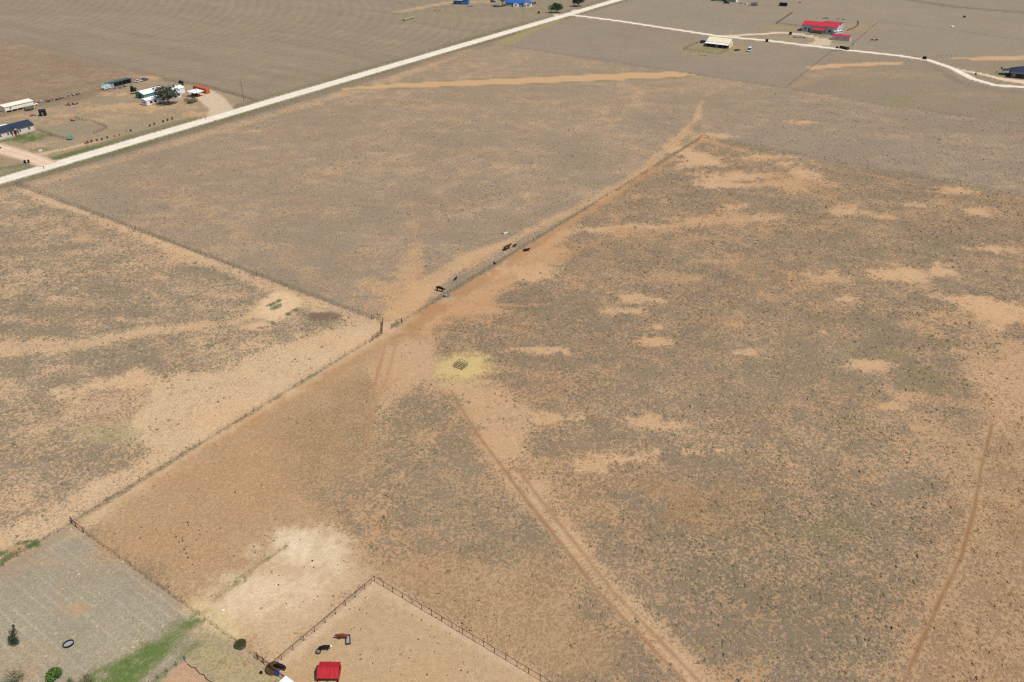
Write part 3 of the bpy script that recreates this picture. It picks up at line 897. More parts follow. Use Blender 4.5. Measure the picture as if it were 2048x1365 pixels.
def road_material(name, rgb):
    m, nt, nd, lk, bs = nodes_of(name)
    c = lin(rgb)
    pos = nd.new('ShaderNodeNewGeometry').outputs['Position']
    f = noise_node(nt, pos, .18, 4, .65)
    g = noise_node(nt, pos, 1.4, 3, .6)
    k = math_node(nt, 'MULTIPLY', math_node(nt, 'MULTIPLY_ADD', f, .44, .78), math_node(nt, 'MULTIPLY_ADD', g, .3, .85))
    wv = math_node(nt, 'MULTIPLY', attr_node(nt, 'wear', 'Fac'), k)
    soilmix = ramp(nt, noise_node(nt, pos, .5, 3, .6), .52, .70, 0, .35)
    base_c = mix_col(nt, soilmix, (c[0], c[1], c[2], 1), (c[0] * .86, c[1] * .78, c[2] * .68, 1))
    lk.new(mix_col(nt, 1.0, base_c, wv, 'MULTIPLY'), bs.inputs['Base Color'])
    bs.inputs['Roughness'].default_value = .95
    bs.inputs['Specular IOR Level'].default_value = .1
    return m
CAL = road_material('caliche', (222, 210, 192))
CALT = road_material('sandy_caliche', (210, 184, 156))

# ------------------------------------------------------------------ animals: one skinned mesh each
def skin_mesh(name, joints, edges, root=0, sub=2):
    me = bpy.data.meshes.new(name + '_skeleton')
    me.from_pydata([j[:3] for j in joints], edges, [])
    o = bpy.data.objects.new(name + '_skeleton', me)
    COL.objects.link(o)
    o.modifiers.new('skin', 'SKIN')
    if not me.skin_vertices:
        bpy.context.view_layer.objects.active = o
    for i, j in enumerate(joints):
        sv = me.skin_vertices[0].data[i]
        sv.radius = (j[3], j[4] if len(j) > 4 else j[3])
        sv.use_root = (i == root)
    o.modifiers.new('sub', 'SUBSURF').levels = sub
    dg = bpy.context.evaluated_depsgraph_get()
    dg.update()
    out = bpy.data.meshes.new_from_object(o.evaluated_get(dg))
    out.name = name
    bpy.data.objects.remove(o)
    bpy.data.meshes.remove(me)
    out.shade_smooth()
    return out
def cow_joints(head=1.25, lying=False, horse=False):
    lg = .02 if lying else 0.0
    dz = -.62 if lying else 0.0
    J = [(-.75, 0, 1.08 + dz, .30, .27), (-.25, 0, 1.02 + dz, .36, .33), (.25, 0, 1.02 + dz, .37, .34), (.68, 0, 1.10 + dz, .30, .26),   # 0-3 hip .. shoulder
         (.98, 0, .62 * head + .42 + dz * .6, .19, .17), (1.24, 0, head + dz * .5, .15, .13), (1.50, 0, head - .16 + dz * .5, .10, .09),         # 4-6 neck, head, muzzle
         (-1.02, 0, 1.02 + dz, .06, .06), (-1.08, 0, .55 + dz * .5, .025, .025)]                                                               # 7-8 tail
    E = [(0, 1), (1, 2), (2, 3), (3, 4), (4, 5), (5, 6), (0, 7), (7, 8)]
    for sx in (-1, 1):
        b = len(J)
        if not lying:
            J += [(-.72, .17 * sx, .80, .16), (-.66, .19 * sx, .58, .10), (-.80, .19 * sx, .32, .065), (-.76, .19 * sx, .04, .06)]
        else:
            J += [(-.70, .25 * sx, .28, .17), (-.45, .42 * sx, .16, .11), (-.20, .48 * sx, .10, .07), (.0, .5 * sx, .07, .06)]
        E += [(0, b), (b, b + 1), (b + 1, b + 2), (b + 2, b + 3)]
        b = len(J)
        if not lying:
            J += [(.62, .16 * sx, .76, .14), (.64, .17 * sx, .46, .075), (.64, .17 * sx, .25, .058), (.66, .17 * sx, .04, .06)]
        else:
            J += [(.62, .2 * sx, .28, .14), (.82, .3 * sx, .15, .09), (.95, .28 * sx, .09, .06), (.78, .26 * sx, .06, .06)]
        E += [(3, b), (b, b + 1), (b + 1, b + 2), (b + 2, b + 3)]
        b = len(J)
        J += [(1.20, .10 * sx, head + .09 + dz * .5, .04), (1.16, .24 * sx, head + .10 + dz * .5, .035)]
        E += [(5, b), (b, b + 1)]
    return J, E
ANIMAL_MESH = {}
def animal_mesh(key, **kw):
    if key not in ANIMAL_MESH:
        J, E = cow_joints(**kw)
        ANIMAL_MESH[key] = skin_mesh('body', J, E)
    return ANIMAL_MESH[key]
HIDE = attr_mat('hide', .7)
def animal(name, label, cat, px, rz, key, coat, face=None, scale=1.0, kw={}, belly=None, group=None):
    base = animal_mesh(key, **kw)
    me = base.copy()
    n = len(me.vertices)
    co = np.empty(n * 3, np.float32)
    me.vertices.foreach_get('co', co)
    co = co.reshape(-1, 3)
    c = np.tile(lin(coat), (n, 1))
    if face is not None:
        c[co[:, 0] > 1.16] = lin(face)
    if belly is not None:
        c[(co[:, 2] < .78) & (np.abs(co[:, 0]) < .5)] = lin(belly)
    set_col(me, 'col', c)
    me.materials.clear()
    me.materials.append(HIDE)
    o = bpy.data.objects.new(name, me)
    COL.objects.link(o)
    o.location = at(*px)
    o.rotation_euler = (0, 0, rz)
    o.scale = (scale,) * 3
    return tag(o, label, cat, group)

# ------------------------------------------------------------------ trees
def leaf_cloud(centers, radii, n, size, cols, rnd, flat=.8):
    C = np.array(centers, float)
    R = np.array(radii, float)
    w = R ** 2
    k = rnd.choice(len(C), n, p=w / w.sum())
    d = rnd.normal(0, 1, (n, 3))
    d /= np.linalg.norm(d, axis=1)[:, None]
    p = C[k] + d * (R[k] * rnd.uniform(.45, 1.05, n) )[:, None] * np.array([1, 1, flat])
    nrm = d + rnd.normal(0, .7, (n, 3))
    nrm /= np.linalg.norm(nrm, axis=1)[:, None]
    t = np.cross(nrm, rnd.normal(0, 1, (n, 3)))
    t /= np.linalg.norm(t, axis=1)[:, None] + 1e-9
    b = np.cross(nrm, t)
    s = size * rnd.uniform(.6, 1.4, n)[:, None]
    v = np.stack([p - t * s, p - b * s * .55, p + t * s, p + b * s * .55], 1).reshape(-1, 3)
    f = np.arange(n * 4).reshape(n, 4)
    cc = np.array([lin(c) for c in cols])[rnd.integers(0, len(cols), n)] * rnd.uniform(.75, 1.2, (n, 1))
    return v, f, np.repeat(cc, 4, 0)
LEAF = attr_mat('foliage', .75)
BARK = mat('bark', (96, 80, 64), .9, .3, 6)
def tree(name, label, px, h, r, n=900, size=.22, cols=((70, 92, 48), (92, 112, 62), (54, 74, 40)), trunk_h=.35, trunk_r=.14, seed=1, lobes=9, cat='tree', group=None, flat=.85, tilt=(0, 0), cone=False, limbs=6):
    rnd = np.random.default_rng(seed)
    root = thing(name, label, cat, at(*px), group=group)
    cen, rad = [], []
    cz = h * (trunk_h + (1 - trunk_h) * .5)
    ez = h * (1 - trunk_h) * .5
    for k in range(lobes):
        if cone:
            t = (k + .5) / lobes
            a = k * 2.4
            rr = r * (1 - t) * .75 + .08
            cen.append((tilt[0] * t + math.cos(a) * rr * .5, tilt[1] * t + math.sin(a) * rr * .5, h * (.12 + .85 * t)))
            rad.append(rr * .75 + .06)
        else:
            d = rnd.normal(0, 1, 3)
            d /= np.linalg.norm(d)
            q = rnd.uniform(.25, .72)
            cen.append((d[0] * r * q + tilt[0] * .6, d[1] * r * q + tilt[1] * .6, cz + d[2] * ez * q))
            rad.append(r * rnd.uniform(.30, .52))
    v, f, c = leaf_cloud(cen, rad, n, size, cols, rnd, flat)
    v[:, 2] = np.maximum(v[:, 2], .05)
    me = np_mesh('crown', v, f, 4)
    set_col(me, 'col', c)
    me.materials.append(LEAF)
    o = bpy.data.objects.new('crown', me)
    COL.objects.link(o)
    o.parent = root
    mb = MB()
    mb.tube((0, 0, -.1), (tilt[0] * .4, tilt[1] * .4, h * max(trunk_h, .25)), trunk_r, trunk_r * .7, 7)
    top = Vector((tilt[0] * .4, tilt[1] * .4, h * max(trunk_h, .25) * .92))
    for k in range(min(limbs, lobes)):
        q = Vector(cen[k])
        mid = top.lerp(q, .5) + Vector((0, 0, .06 * h))
        mb.tube(top, mid, trunk_r * .55, trunk_r * .35, 5).tube(mid, q, trunk_r * .35, trunk_r * .12, 5)
    mb.build('trunk', BARK, root)
    return root
def bush(name, label, px, h, r, n, size, cols, seed, twigs=0, cat='shrub', group=None, twig_col=None):
    rnd = np.random.default_rng(seed)
    root = thing(name, label, cat, at(*px), group=group)
    cen, rad = [], []
    for k in range(8):
        a, q = rnd.random() * 6.28, rnd.uniform(0, .6)
        cen.append((math.cos(a) * r * q, math.sin(a) * r * q, h * rnd.uniform(.3, .75)))
        rad.append(min(r, h) * rnd.uniform(.28, .42))
    v, f, c = leaf_cloud(cen, rad, n, size, cols, rnd, .9)
    v[:, 2] = np.maximum(v[:, 2], .03)
    me = np_mesh('crown', v, f, 4)
    set_col(me, 'col', c)
    me.materials.append(LEAF)
    o = bpy.data.objects.new('crown', me)
    COL.objects.link(o)
    o.parent = root
    mb = MB()
    for k in range(max(5, twigs)):
        a = rnd.random() * 6.28
        e = Vector((math.cos(a) * r * rnd.uniform(.5, 1.1), math.sin(a) * r * rnd.uniform(.5, 1.1), h * rnd.uniform(.6, 1.1)))
        m_ = e * .5 + Vector((0, 0, h * .12))
        mb.tube((0, 0, -.05), m_, .035, .022, 4).tube(m_, e, .022, .008, 4)
        for j in range(2 if twigs else 0):
            e2 = e + Vector((rnd.normal(0, .3) * r, rnd.normal(0, .3) * r, rnd.normal(.05, .1) * h))
            mb.tube(m_, e2, .014, .006, 3)
    mb.build('stem', twig_col or BARK, root)
    return root

# ------------------------------------------------------------------ buildings
def window(parent, x0, x1, z0, z1, y, side=-1, frame=WHITE, axis='x'):
    def bx(mb, a0, a1, d0, d1, c0, c1):
        lo, hi = min(d0, d1), max(d0, d1)
        return mb.box(a0, a1, lo, hi, c0, c1) if axis == 'x' else mb.box(lo, hi, a0, a1, c0, c1)
    t = .09
    mb = MB()
    for a in ((x0 - t, x0, z0 - t, z1 + t), (x1, x1 + t, z0 - t, z1 + t), (x0, x1, z1, z1 + t), (x0, x1, z0 - t, z0)):
        bx(mb, a[0], a[1], y, y + side * .08, a[2], a[3])
    w = mb.build('window', frame, parent)
    bx(MB(), x0, x1, y, y + side * .03, z0, z1).build('pane', GLASS, w)
    bx(MB(), x0, x1, y + side * .03, y + side * .06, (z0 + z1) / 2 - .03, (z0 + z1) / 2 + .03).build('glazing_bar', frame, w)
    return w
def door(parent, x0, x1, h, y, m, side=-1, axis='x'):
    mb, hb = MB(), MB()
    lo, hi = sorted((y, y + side * .06))
    l2, h2 = sorted((y + side * .06, y + side * .12))
    if axis == 'x':
        mb.box(x0, x1, lo, hi, .15, h)
        hb.box(x1 - .16, x1 - .08, l2, h2, 1.0, 1.12)
    else:
        mb.box(lo, hi, x0, x1, .15, h)
        hb.box(l2, h2, x1 - .16, x1 - .08, 1.0, 1.12)
    d = mb.build('door', m, parent)
    hb.build('handle', DKSTEEL, d)
    return d
def gable(root, L, D, H, rise, wall, roof, over=.35, ridge='x', x0=0.0, y0=0.0, z0=0.0, t=.12, roof_label=None):
    """walls x0..x0+L, y0..y0+D; ridge along x or y"""
    x1, y1 = x0 + L, y0 + D
    mb = MB()
    if ridge == 'x':
        ym = (y0 + y1) / 2
        v = [(x0, y0, z0), (x1, y0, z0), (x1, y1, z0), (x0, y1, z0), (x0, y0, H), (x1, y0, H), (x1, y1, H), (x0, y1, H), (x0, ym, H + rise), (x1, ym, H + rise)]
        mb.add(v, [(0, 1, 5, 4), (2, 3, 7, 6), (1, 2, 6, 9, 5), (3, 0, 4, 8, 7)])
        s = rise / (D / 2)
        e = over * s
        q1 = [(x0 - over, y0 - over, H - e + t), (x1 + over, y0 - over, H - e + t), (x1 + over, ym, H + rise + t), (x0 - over, ym, H + rise + t)]
        q2 = [(x1 + over, y1 + over, H - e + t), (x0 - over, y1 + over, H - e + t), (x0 - over, ym, H + rise + t), (x1 + over, ym, H + rise + t)]
        cap = [(x0 - over, ym, H + rise + t), (x1 + over, ym, H + rise + t)]
    else:
        xm = (x0 + x1) / 2
        v = [(x0, y0, z0), (x1, y0, z0), (x1, y1, z0), (x0, y1, z0), (x0, y0, H), (x1, y0, H), (x1, y1, H), (x0, y1, H), (xm, y0, H + rise), (xm, y1, H + rise)]
        mb.add(v, [(0, 1, 5, 8, 4), (2, 3, 7, 9, 6), (1, 2, 6, 5), (3, 0, 4, 7)])
        s = rise / (L / 2)
        e = over * s
        q1 = [(x0 - over, y0 - over, H - e + t), (xm, y0 - over, H + rise + t), (xm, y1 + over, H + rise + t), (x0 - over, y1 + over, H - e + t)]
        q2 = [(xm, y0 - over, H + rise + t), (x1 + over, y0 - over, H - e + t), (x1 + over, y1 + over, H - e + t), (xm, y1 + over, H + rise + t)]
        cap = [(xm, y0 - over, H + rise + t), (xm, y1 + over, H + rise + t)]
    w = mb.build('wall', wall, root)
    r = MB().slab(q1, t).build('roof', roof, root)
    MB().slab(q2, t).build('roof', roof, root)
    MB().tube(Vector(cap[0]) + Vector((0, 0, .02)), Vector(cap[1]) + Vector((0, 0, .02)), .10, n=6).build('ridge_cap', roof, r)
    return w
def shed_roof(root, q, t, m, name='roof'):
    return MB().slab(q, t).build(name, m, root)

# ------------------------------------------------------------------ vehicles (local x forward)
def wheel_mesh(r=.36, w=.24):
    mb = MB()
    mb.tube((0, -w / 2, 0), (0, w / 2, 0), r, n=14)
    me = mb.mesh('wheel')
    me.materials.append(RUBBER)
    return me
M_WHEEL = wheel_mesh()
M_WHEELB = wheel_mesh(.5, .28)
M_RIM = MB().tube((0, -.13, 0), (0, .13, 0), .2, n=10).mesh('rim')
M_RIM.materials.append(GALV)
def wheels(root, xs, wy, r=.36, me=None):
    for x in xs:
        for s in (-1, 1):
            w = child_copy(me or M_WHEEL, 'wheel', root, (x, wy * s, r))
            child_copy(M_RIM, 'rim', w, (0, 0, 0))
def car(root, m, L=4.7, W=1.85, kind='suv'):
    h = L / 2
    if kind == 'suv':
        body = [(-h, .45), (-h, 1.0), (h * .42, 1.02), (h * .95, .92), (h, .75), (h, .42)]
        cab = [(-h * .98, 1.0), (-h * .86, 1.68), (h * .10, 1.72), (h * .45, 1.02)]
    elif kind == 'sedan':
        body = [(-h, .4), (-h, .92), (-h * .6, .98), (h * .45, .95), (h * .95, .80), (h, .65), (h, .38)]
        cab = [(-h * .66, .97), (-h * .40, 1.42), (h * .12, 1.45), (h * .46, .95)]
    else:
        body = [(-h, .45), (-h, 1.15), (h * .62, 1.15), (h * .92, 1.0), (h, .8), (h, .42)]
        cab = [(-h, 1.14), (-h * .97, 2.15), (h * .55, 2.2), (h * .80, 1.14)]
    MB().prism(body, -W / 2, W / 2).build('body', m, root)
    zt = max(z for x, z in cab)
    cb = MB()
    n = len(cab)
    vs = []
    for s in (-1, 1):
        for x, z in cab:
            k = (z - 1.0) / (zt - 1.0) if zt > 1 else 0
            vs.append((x, s * W / 2 * (.97 - .13 * max(0, k)), z))
    cb.add(vs, [tuple(range(n)), tuple(reversed(range(n, 2 * n)))] + [(k, n + k, n + (k + 1) % n, (k + 1) % n) for k in range(n)])
    cb.build('window_band', GLASS, root)
    xr = [x for x, z in cab if z > zt - .12]
    MB().box(min(xr) - .05, max(xr) + .08, -W * .42, W * .42, zt - .03, zt + .06).build('roof', m, root)
    for x, z in ((h * .62, .9),):
        MB().box(h - .04, h + .03, -W * .42, -W * .24, .62, .78).build('headlight', WHITE, root)
        MB().box(h - .04, h + .03, W * .24, W * .42, .62, .78).build('headlight', WHITE, root)
    wheels(root, (-h * .62, h * .62), W / 2 - .08)

# ================================================================== the place
R = math.radians
# --- roads
def structure(o):
    o['kind'] = 'structure'
    return o
structure(strip_mesh([(-260, 438), (0, 362), (600, 186), (1236, 0), (1330, -27)], 4.1, .02, 4.0, .22, 1).build('road', CAL))
structure(strip_mesh([(1126, 31), (1150, 31), (1235, 42), (1440, 73), (1530, 81), (1680, 99), (1800, 112), (1858, 121), (1905, 137), (1945, 158), (1990, 171), (2070, 176)], 2.3, .028, 3.0, .2, 2).build('lane', CAL))
structure(strip_mesh([(1446, 72.5), (1500, 70), (1560, 66), (1590, 68), (1620, 73)], 2.1, .024, 3.0, .2, 3).build('loop_driveway', CALT))
structure(strip_mesh([(1915, 140), (1965, 149), (2010, 160), (2060, 166)], lambda t: 1.6 + 3.5 * t * t, .024, 3.0, .2, 4).build('house_driveway', CALT))
structure(strip_mesh([(-60, 280), (0, 298), (60, 315), (98, 330)], lambda t: 4.6 - .8 * t, .024, 3.0, .3, 5).build('driveway', CALT))

# --- wire fences
fence('wire_fence', 'long diagonal barbed wire fence with weedy foot running up to the dark red gate', [(145, 1045), (757, 672)], 2.6, wood_every=6)
fence('wire_fence', 'barbed wire fence running from the gate past the herd to the far field corner', [(803, 646), (890, 591), (1398, 279)], 2.9, wood_every=6)
fence('wire_fence', 'barbed wire fence crossing from the county road down to the gate', [(45, 372), (748, 639)], 2.8, wood_every=5)
fence('wire_fence', 'barbed wire fence running right from the far field corner to the picture edge', [(1414, 277), (2048, 392), (2180, 417)], 3.0, wood_every=6)
fence('wire_fence', 'leaning steel post fence between striped lot and trampled corral ground', [(168, 1066), (530, 1326)], 1.75, lean=.16, wires=(.35, .65, .95, 1.22))
fence('wire_fence', 'short barbed wire fence above the green weeds at the left edge', [(143, 1050), (80, 1085), (-20, 1150)], 2.8, lean=.1)
fence('wire_fence', 'wire fence from the county road to the end of the bladed strip', [(998, 91), (1390, 151), (1562, 177)], 5.0)
fence('wire_fence', 'faint wire fence crossing the pale field at the right below the lane', [(1575, 180), (1793, 216), (2048, 253), (2130, 265)], 6.0)
fence('wire_fence', 'wire fence climbing from field corner to the cattle guard on the lane', [(1570, 178), (1618, 140), (1662, 105)], 3.5, wood_every=3)
fence('wire_fence', 'roadside wire fence on the near side of the county road', [(-40, 390), (300, 293), (600, 204), (985, 90)], 7.0)
fence('wire_fence', 'wire fence along the edge of the ploughed field behind the homestead', [(330, 158), (400, 171), (510, 202)], 4.0, wood_every=3)
fence('wire_fence', 'wire fence running back from the lane beside the two grazing horses', [(1692, 101), (1722, 75), (1755, 46)], 4.0, wood_every=3)
fence('wire_fence', 'wire fence behind the two grazing horses reaching the right edge', [(1756, 46), (1880, 60), (2048, 82), (2120, 92)], 7.0)
fence('wire_fence', 'wire fence round the far plot below the blue roofed house', [(826, 46), (905, 62), (980, 66)], 6.0)
fence('wire_fence', 'low wire fence round the house driveway island at the right', [(1838, 119), (1880, 143), (1925, 168), (1990, 181)], 5.0)
fence('pen_fence', 'dark netted pen fence beside the navy roofed house', [(76, 262), (104, 272), (134, 280)], 2.2, wires=(.2, .45, .7, .95, 1.2), wr=.035, post=M_WPOST)
fence('pen_fence', 'netted fence along the far side of the dusty pen by the roadside shrubs', [(152, 239), (188, 245), (215, 256), (188, 268)], 2.4, wires=(.2, .45, .7, .95, 1.2), wr=.035, post=M_WPOST)
fence('yard_fence', 'low panel fence by the green grass strip at the bottom edge', [(372, 1322), (345, 1338), (316, 1358), (300, 1372)], 1.6, wires=(.25, .5, .75, 1.0), wr=.012, post=M_WPOST)
pipe_fence('pipe_fence', 'brown pipe fence forming the left side of the small pen with the red shed', [(749, 1163), (541, 1340)], 2.45)
pipe_fence('pipe_fence', 'brown pipe fence forming the long right side of the pen with the red shed', [(749, 1163), (1128, 1390)], 2.4)
pipe_fence('pipe_fence', 'brown pipe fence running along the pen beside the white roof corner', [(541, 1340), (580, 1370)], 1.6, rails=(1.4, .9))
pipe_fence('board_fence', 'dark board corral fence left of the big red roofed barn', [(1552, 49), (1585, 27)], 3.0, rails=(1.4, 1.0, .6), cables=(), post=M_FPOST, rail_r=.07)
pipe_fence('board_fence', 'board fence joining the corral to the left end of the red roofed barn', [(1552, 49), (1601, 55)], 3.5, rails=(1.4, .9), cables=(), post=M_FPOST, rail_r=.06)
pipe_fence('board_fence', 'curved corral fence behind the right end of the red roofed barn', [(1715, 43), (1717, 51), (1708, 58), (1694, 63)], 3.0, rails=(1.4, 1.0, .6), cables=(), post=M_FPOST, rail_r=.07)
pipe_fence('pipe_fence', 'pipe yard fence in front of the cream roofed house', [(1366, 101), (1400, 106), (1438, 110), (1456, 103)], 3.0, rails=(1.4, .8), cables=(.4,), rail_r=.05)
pipe_fence('pipe_fence', 'pipe yard fence running back to the dark car by the cream roofed house', [(1366, 101), (1384, 92), (1400, 85)], 3.0, rails=(1.4, .8), cables=(.4,), rail_r=.05)
pipe_fence('pipe_fence', 'short pipe cattle guard wing beside the lane', [(1664, 104), (1684, 102)], 2.5, rails=(1.4, .9, .5), cables=(), rail_r=.06)
# corner braces
brace('fence_brace', 'pipe brace left of the dark red gate', [(744, 638), (756, 636), (766, 645)])
brace('fence_brace', 'pipe brace below the dark red gate where the diagonal fence starts', [(764, 668), (755, 674), (746, 682)])
brace('fence_brace', 'pipe brace right of the dark red gate', [(784, 658), (795, 649), (804, 646)])
brace('fence_brace', 'pipe brace at the far field corner', [(1396, 281), (1402, 276), (1410, 276), (1416, 279)])
brace('fence_brace', 'double pipe brace at the top corner of the striped lot', [(143, 1045), (153, 1055), (168, 1066)])
brace('fence_brace', 'pipe brace beside the county road at the start of the wire fence', [(42, 371), (34, 373)])
brace('fence_brace', 'pipe brace beside the round tank with brown water', [(540, 1338), (527, 1327), (516, 1320)])

# --- the gate in the fence corner
def gate():
    a, b = at(766, 645.5), at(764.3, 667.5)
    L = (b - a).length
    root = thing('metal_gate', 'dark red pipe gate in the fence corner', 'gate', a, math.atan2(b.y - a.y, b.x - a.x))
    gm = mat('red_oxide_pipe', (92, 44, 40), .6, .2, 6)
    f = MB()
    for x in (.15, L - .15):
        f.tube((x, 0, .2), (x, 0, 1.5), .05, n=6)
    f.tube((.15, 0, .2), (L - .15, 0, .2), .05).tube((.15, 0, 1.5), (L - .15, 0, 1.5), .05)
    f.build('frame', gm, root)
    for z in (.42, .64, .86, 1.08, 1.29):
        MB().tube((.15, 0, z), (L - .15, 0, z), .035).build('bar', gm, root)
    for x in (L * .33, L * .66):
        MB().tube((x, .045, .2), (x, .045, 1.5), .035).build('upright', gm, root)
gate()

# --- hay feeder
def feeder():
    root = thing('hay_feeder', 'square open pipe hay feeder on the yellow spilled hay', 'feeder', at(921.5, 733), R(-33))
    s, h = 1.28, 1.25
    c = [(-s, -s), (s, -s), (s, s), (-s, s)]
    for x, y in c:
        MB().tube((x, y, 0), (x, y, h), .055, n=6).build('post', DKSTEEL, root)
    for z in (.12, .62, h):
        for i in range(4):
            a, b = c[i], c[(i + 1) % 4]
            MB().tube((*a, z), (*b, z), .045, n=6).build('rail', DKSTEEL, root)
    for i in range(4):
        a, b = Vector((*c[i], 0)), Vector((*c[(i + 1) % 4], 0))
        for t in (.33, .66):
            p = a.lerp(b, t)
            MB().tube(p + Vector((0, 0, .62)), p * .92 + Vector((0, 0, h)), .03, n=5).build('upright', DKSTEEL, root)
    MB().tube((-s, 0, .62), (s, 0, .62), .045).tube((0, -s, .60), (0, s, .60), .045).build('divider', DKSTEEL, root)
    m = MB()
    rr = random.Random(4)
    for k in range(60):
        x, y = rr.uniform(-1.1, 1.1), rr.uniform(-1.1, 1.1)
        a = rr.random() * 6.28
        m.tube((x, y, rr.uniform(.02, .14)), (x + .35 * math.cos(a), y + .35 * math.sin(a), rr.uniform(.02, .2)), .02, .008, 3, False)
    h_ = m.build('loose_hay', mat('old_hay', (140, 118, 74), .95, .3, 5))
    h_.location, h_.rotation_euler = root.location, root.rotation_euler
    tag(h_, 'wisps of old hay lying inside the square feeder', 'hay')
    h_['kind'] = 'stuff'
feeder()

# --- tanks, tubs and troughs
WATER = mat('murky_water', (66, 60, 24), .08, .25, 1.2, spec=.5)
WATERB = mat('brown_water', (84, 64, 34), .08, .25, 1.2, spec=.5)
def tank(name, label, px, r, h, m, water, wl=.8, sx=1, sy=1, rz=0, cat='stock tank'):
    root = thing(name, label, cat, at(*px), rz)
    MB().lathe([(r * .97, 0), (r, h * .3), (r, h), (r - .05, h + .03), (r - .07, h), (r - .09, .05)], 26, sx, sy).build('wall', m, root, True)
    MB().lathe([(r + .035, h - .03), (r + .035, h + .035), (r - .03, h + .045), (r - .03, h - .01)], 26, sx, sy).build('rim', m, root, True)
    MB().disc(r - .08, h * wl, 26, sx, sy).build('water' if water in (WATER, WATERB) else 'floor', water, root)
    return root
TUBG = mat('grey_rubber', (120, 120, 120), .7, .15)
TUBF = mat('dusty_tub_floor', (150, 150, 154), .8, .35, 2)
tank('stock_tank', 'round stock tank of olive water against the leaning post fence', (481.5, 1292), .98, .62, mat('tank_steel', (92, 90, 80), .5, .2, 4, metal=.3), WATER)
tank('stock_tank', 'round stock tank of brown water in the pen corner with a cow drinking', (547, 1340), 1.2, .62, mat('tank_bronze', (96, 84, 60), .5, .25, 4, metal=.3), WATERB)
tank('stock_tank', 'blue grey oval water trough on the fence line beside a black cow', (893.5, 593), .95, .55, mat('blue_grey_poly', (112, 116, 120), .5, .15), mat('pale_water', (126, 128, 126), .35, .2, 1.2, spec=.3), .75, 1.0, .8, R(20))
tank('rubber_tub', 'black rubber ring tub with pale floor in the striped lot', (137.5, 1290), .88, .42, RUBBER, TUBF, .35, 1.0, .78, R(38), 'tub')
tank('feed_tub', 'oval grey feed tub behind the black cow with white face', (637.8, 1304.5), .5, .4, DKSTEEL, TUBG, .5, .8, 1.15, R(-20), 'tub')
def trough():
    root = thing('feed_trough', 'long narrow feed trough beside the red cow', 'trough', at(696.5, 1281.5), R(103))
    L, W, h = 1.75, .72, .42
    for y in (-W / 2, W / 2):
        MB().box(-L / 2, L / 2, y - .05, y + .05, .08, h).build('side', DKSTEEL, root)
    for x in (-L / 2 - .04, L / 2 + .04):
        MB().box(x - .04, x + .04, -W / 2 - .05, W / 2 + .05, .08, h + .02).build('end', DKSTEEL, root)
    MB().box(-L / 2, L / 2, -W / 2 + .05, W / 2 - .05, .10, .16).build('floor', TUBF, root)
    for x in (-L / 2 + .1, L / 2 - .1):
        for y in (-W / 2, W / 2):
            MB().box(x - .04, x + .04, y - .04, y + .04, -.02, .08).build('foot', DKSTEEL, root)
trough()
def barrel(name, label, px, r, h, m, cat='barrel', lidm=None):
    root = thing(name, label, cat, at(*px))
    MB().lathe([(r * .94, 0), (r, h * .06), (r * .98, h * .33), (r * 1.03, h * .36), (r * .98, h * .39), (r * .98, h * .64), (r * 1.03, h * .67), (r * .98, h * .7), (r, h * .95), (r * .96, h)], 16).build('body', m, root, True)
    MB().lathe([(r * .96, h), (r * .9, h - .02), (.0, h - .015)], 16).build('lid', lidm or m, root)
    return root
barrel('water_barrel', 'bright blue plastic barrel beside the white roof corner', (555, 1350), .36, .9, mat('blue_plastic', (36, 72, 160), .4, .1))
barrel('black_bucket', 'black bucket on the grass outside the pen corner', (522.5, 1347), .24, .4, BLACK, 'bucket')
# coiled hose on the grass
def hose():
    c = at(484, 1318)
    m = MB()
    pts = []
    for a, b in (((463, 1306), (472, 1305)), ((478, 1312), (484, 1314))):
        pts += [at(*a), at(*b)]
    pts += [at(488, 1324), at(491, 1330)]
    for k in range(20):
        t = k * .7
        r = .42 + .10 * math.sin(k * 1.3)
        q = at(493, 1327)
        pts.append(Vector((q.x + r * math.cos(t), q.y + r * math.sin(t), .03 + .002 * k)))
    pts += [at(500, 1323), at(508, 1322)]
    for i in range(len(pts) - 1):
        a, b = pts[i] - c, pts[i + 1] - c
        a.z, b.z = max(a.z, .03), max(b.z, .03)
        m.tube(a, b, .022, n=5)
    o = m.build('garden_hose', mat('orange_hose', (176, 110, 70), .6, .15))
    o.location = c
    tag(o, 'loosely coiled orange garden hose on the grass beside the fence', 'hose')
hose()
def log(name, label, a, b, r, m, cat, wob=.05, n=10, z=0.0):
    A, B = at(*a), at(*b)
    mb = MB()
    rr = random.Random(5)
    prev = None
    for k in range(n + 1):
        p = A.lerp(B, k / n) - A + Vector((rr.gauss(0, wob), rr.gauss(0, wob), r + z))
        if prev is not None:
            mb.tube(prev, p, r, n=6)
        prev = p
    o = mb.build(name, m)
    o.location = A
    return tag(o, label, cat)
log('black_pipe', 'black pipe line lying on the dirt at the bottom edge', (377, 1327), (425, 1368), .06, BLACK, 'pipe', .12, 14)
log('fallen_post', 'pale weathered post lying across the fence end by the green grass', (368, 1313), (374, 1326), .09, mat('pale_wood', (176, 166, 150), .9, .2), 'post', .01, 2, .3)
o = MB().box(-.22, .22, -.16, .16, 0, .24).box(-.17, .17, -.12, .12, .24, .30).build('salt_block', mat('salt', (228, 222, 212), .8, .08))
o.location = at(446.5, 1222)
tag(o, 'small white salt block on the pale sand', 'salt block')

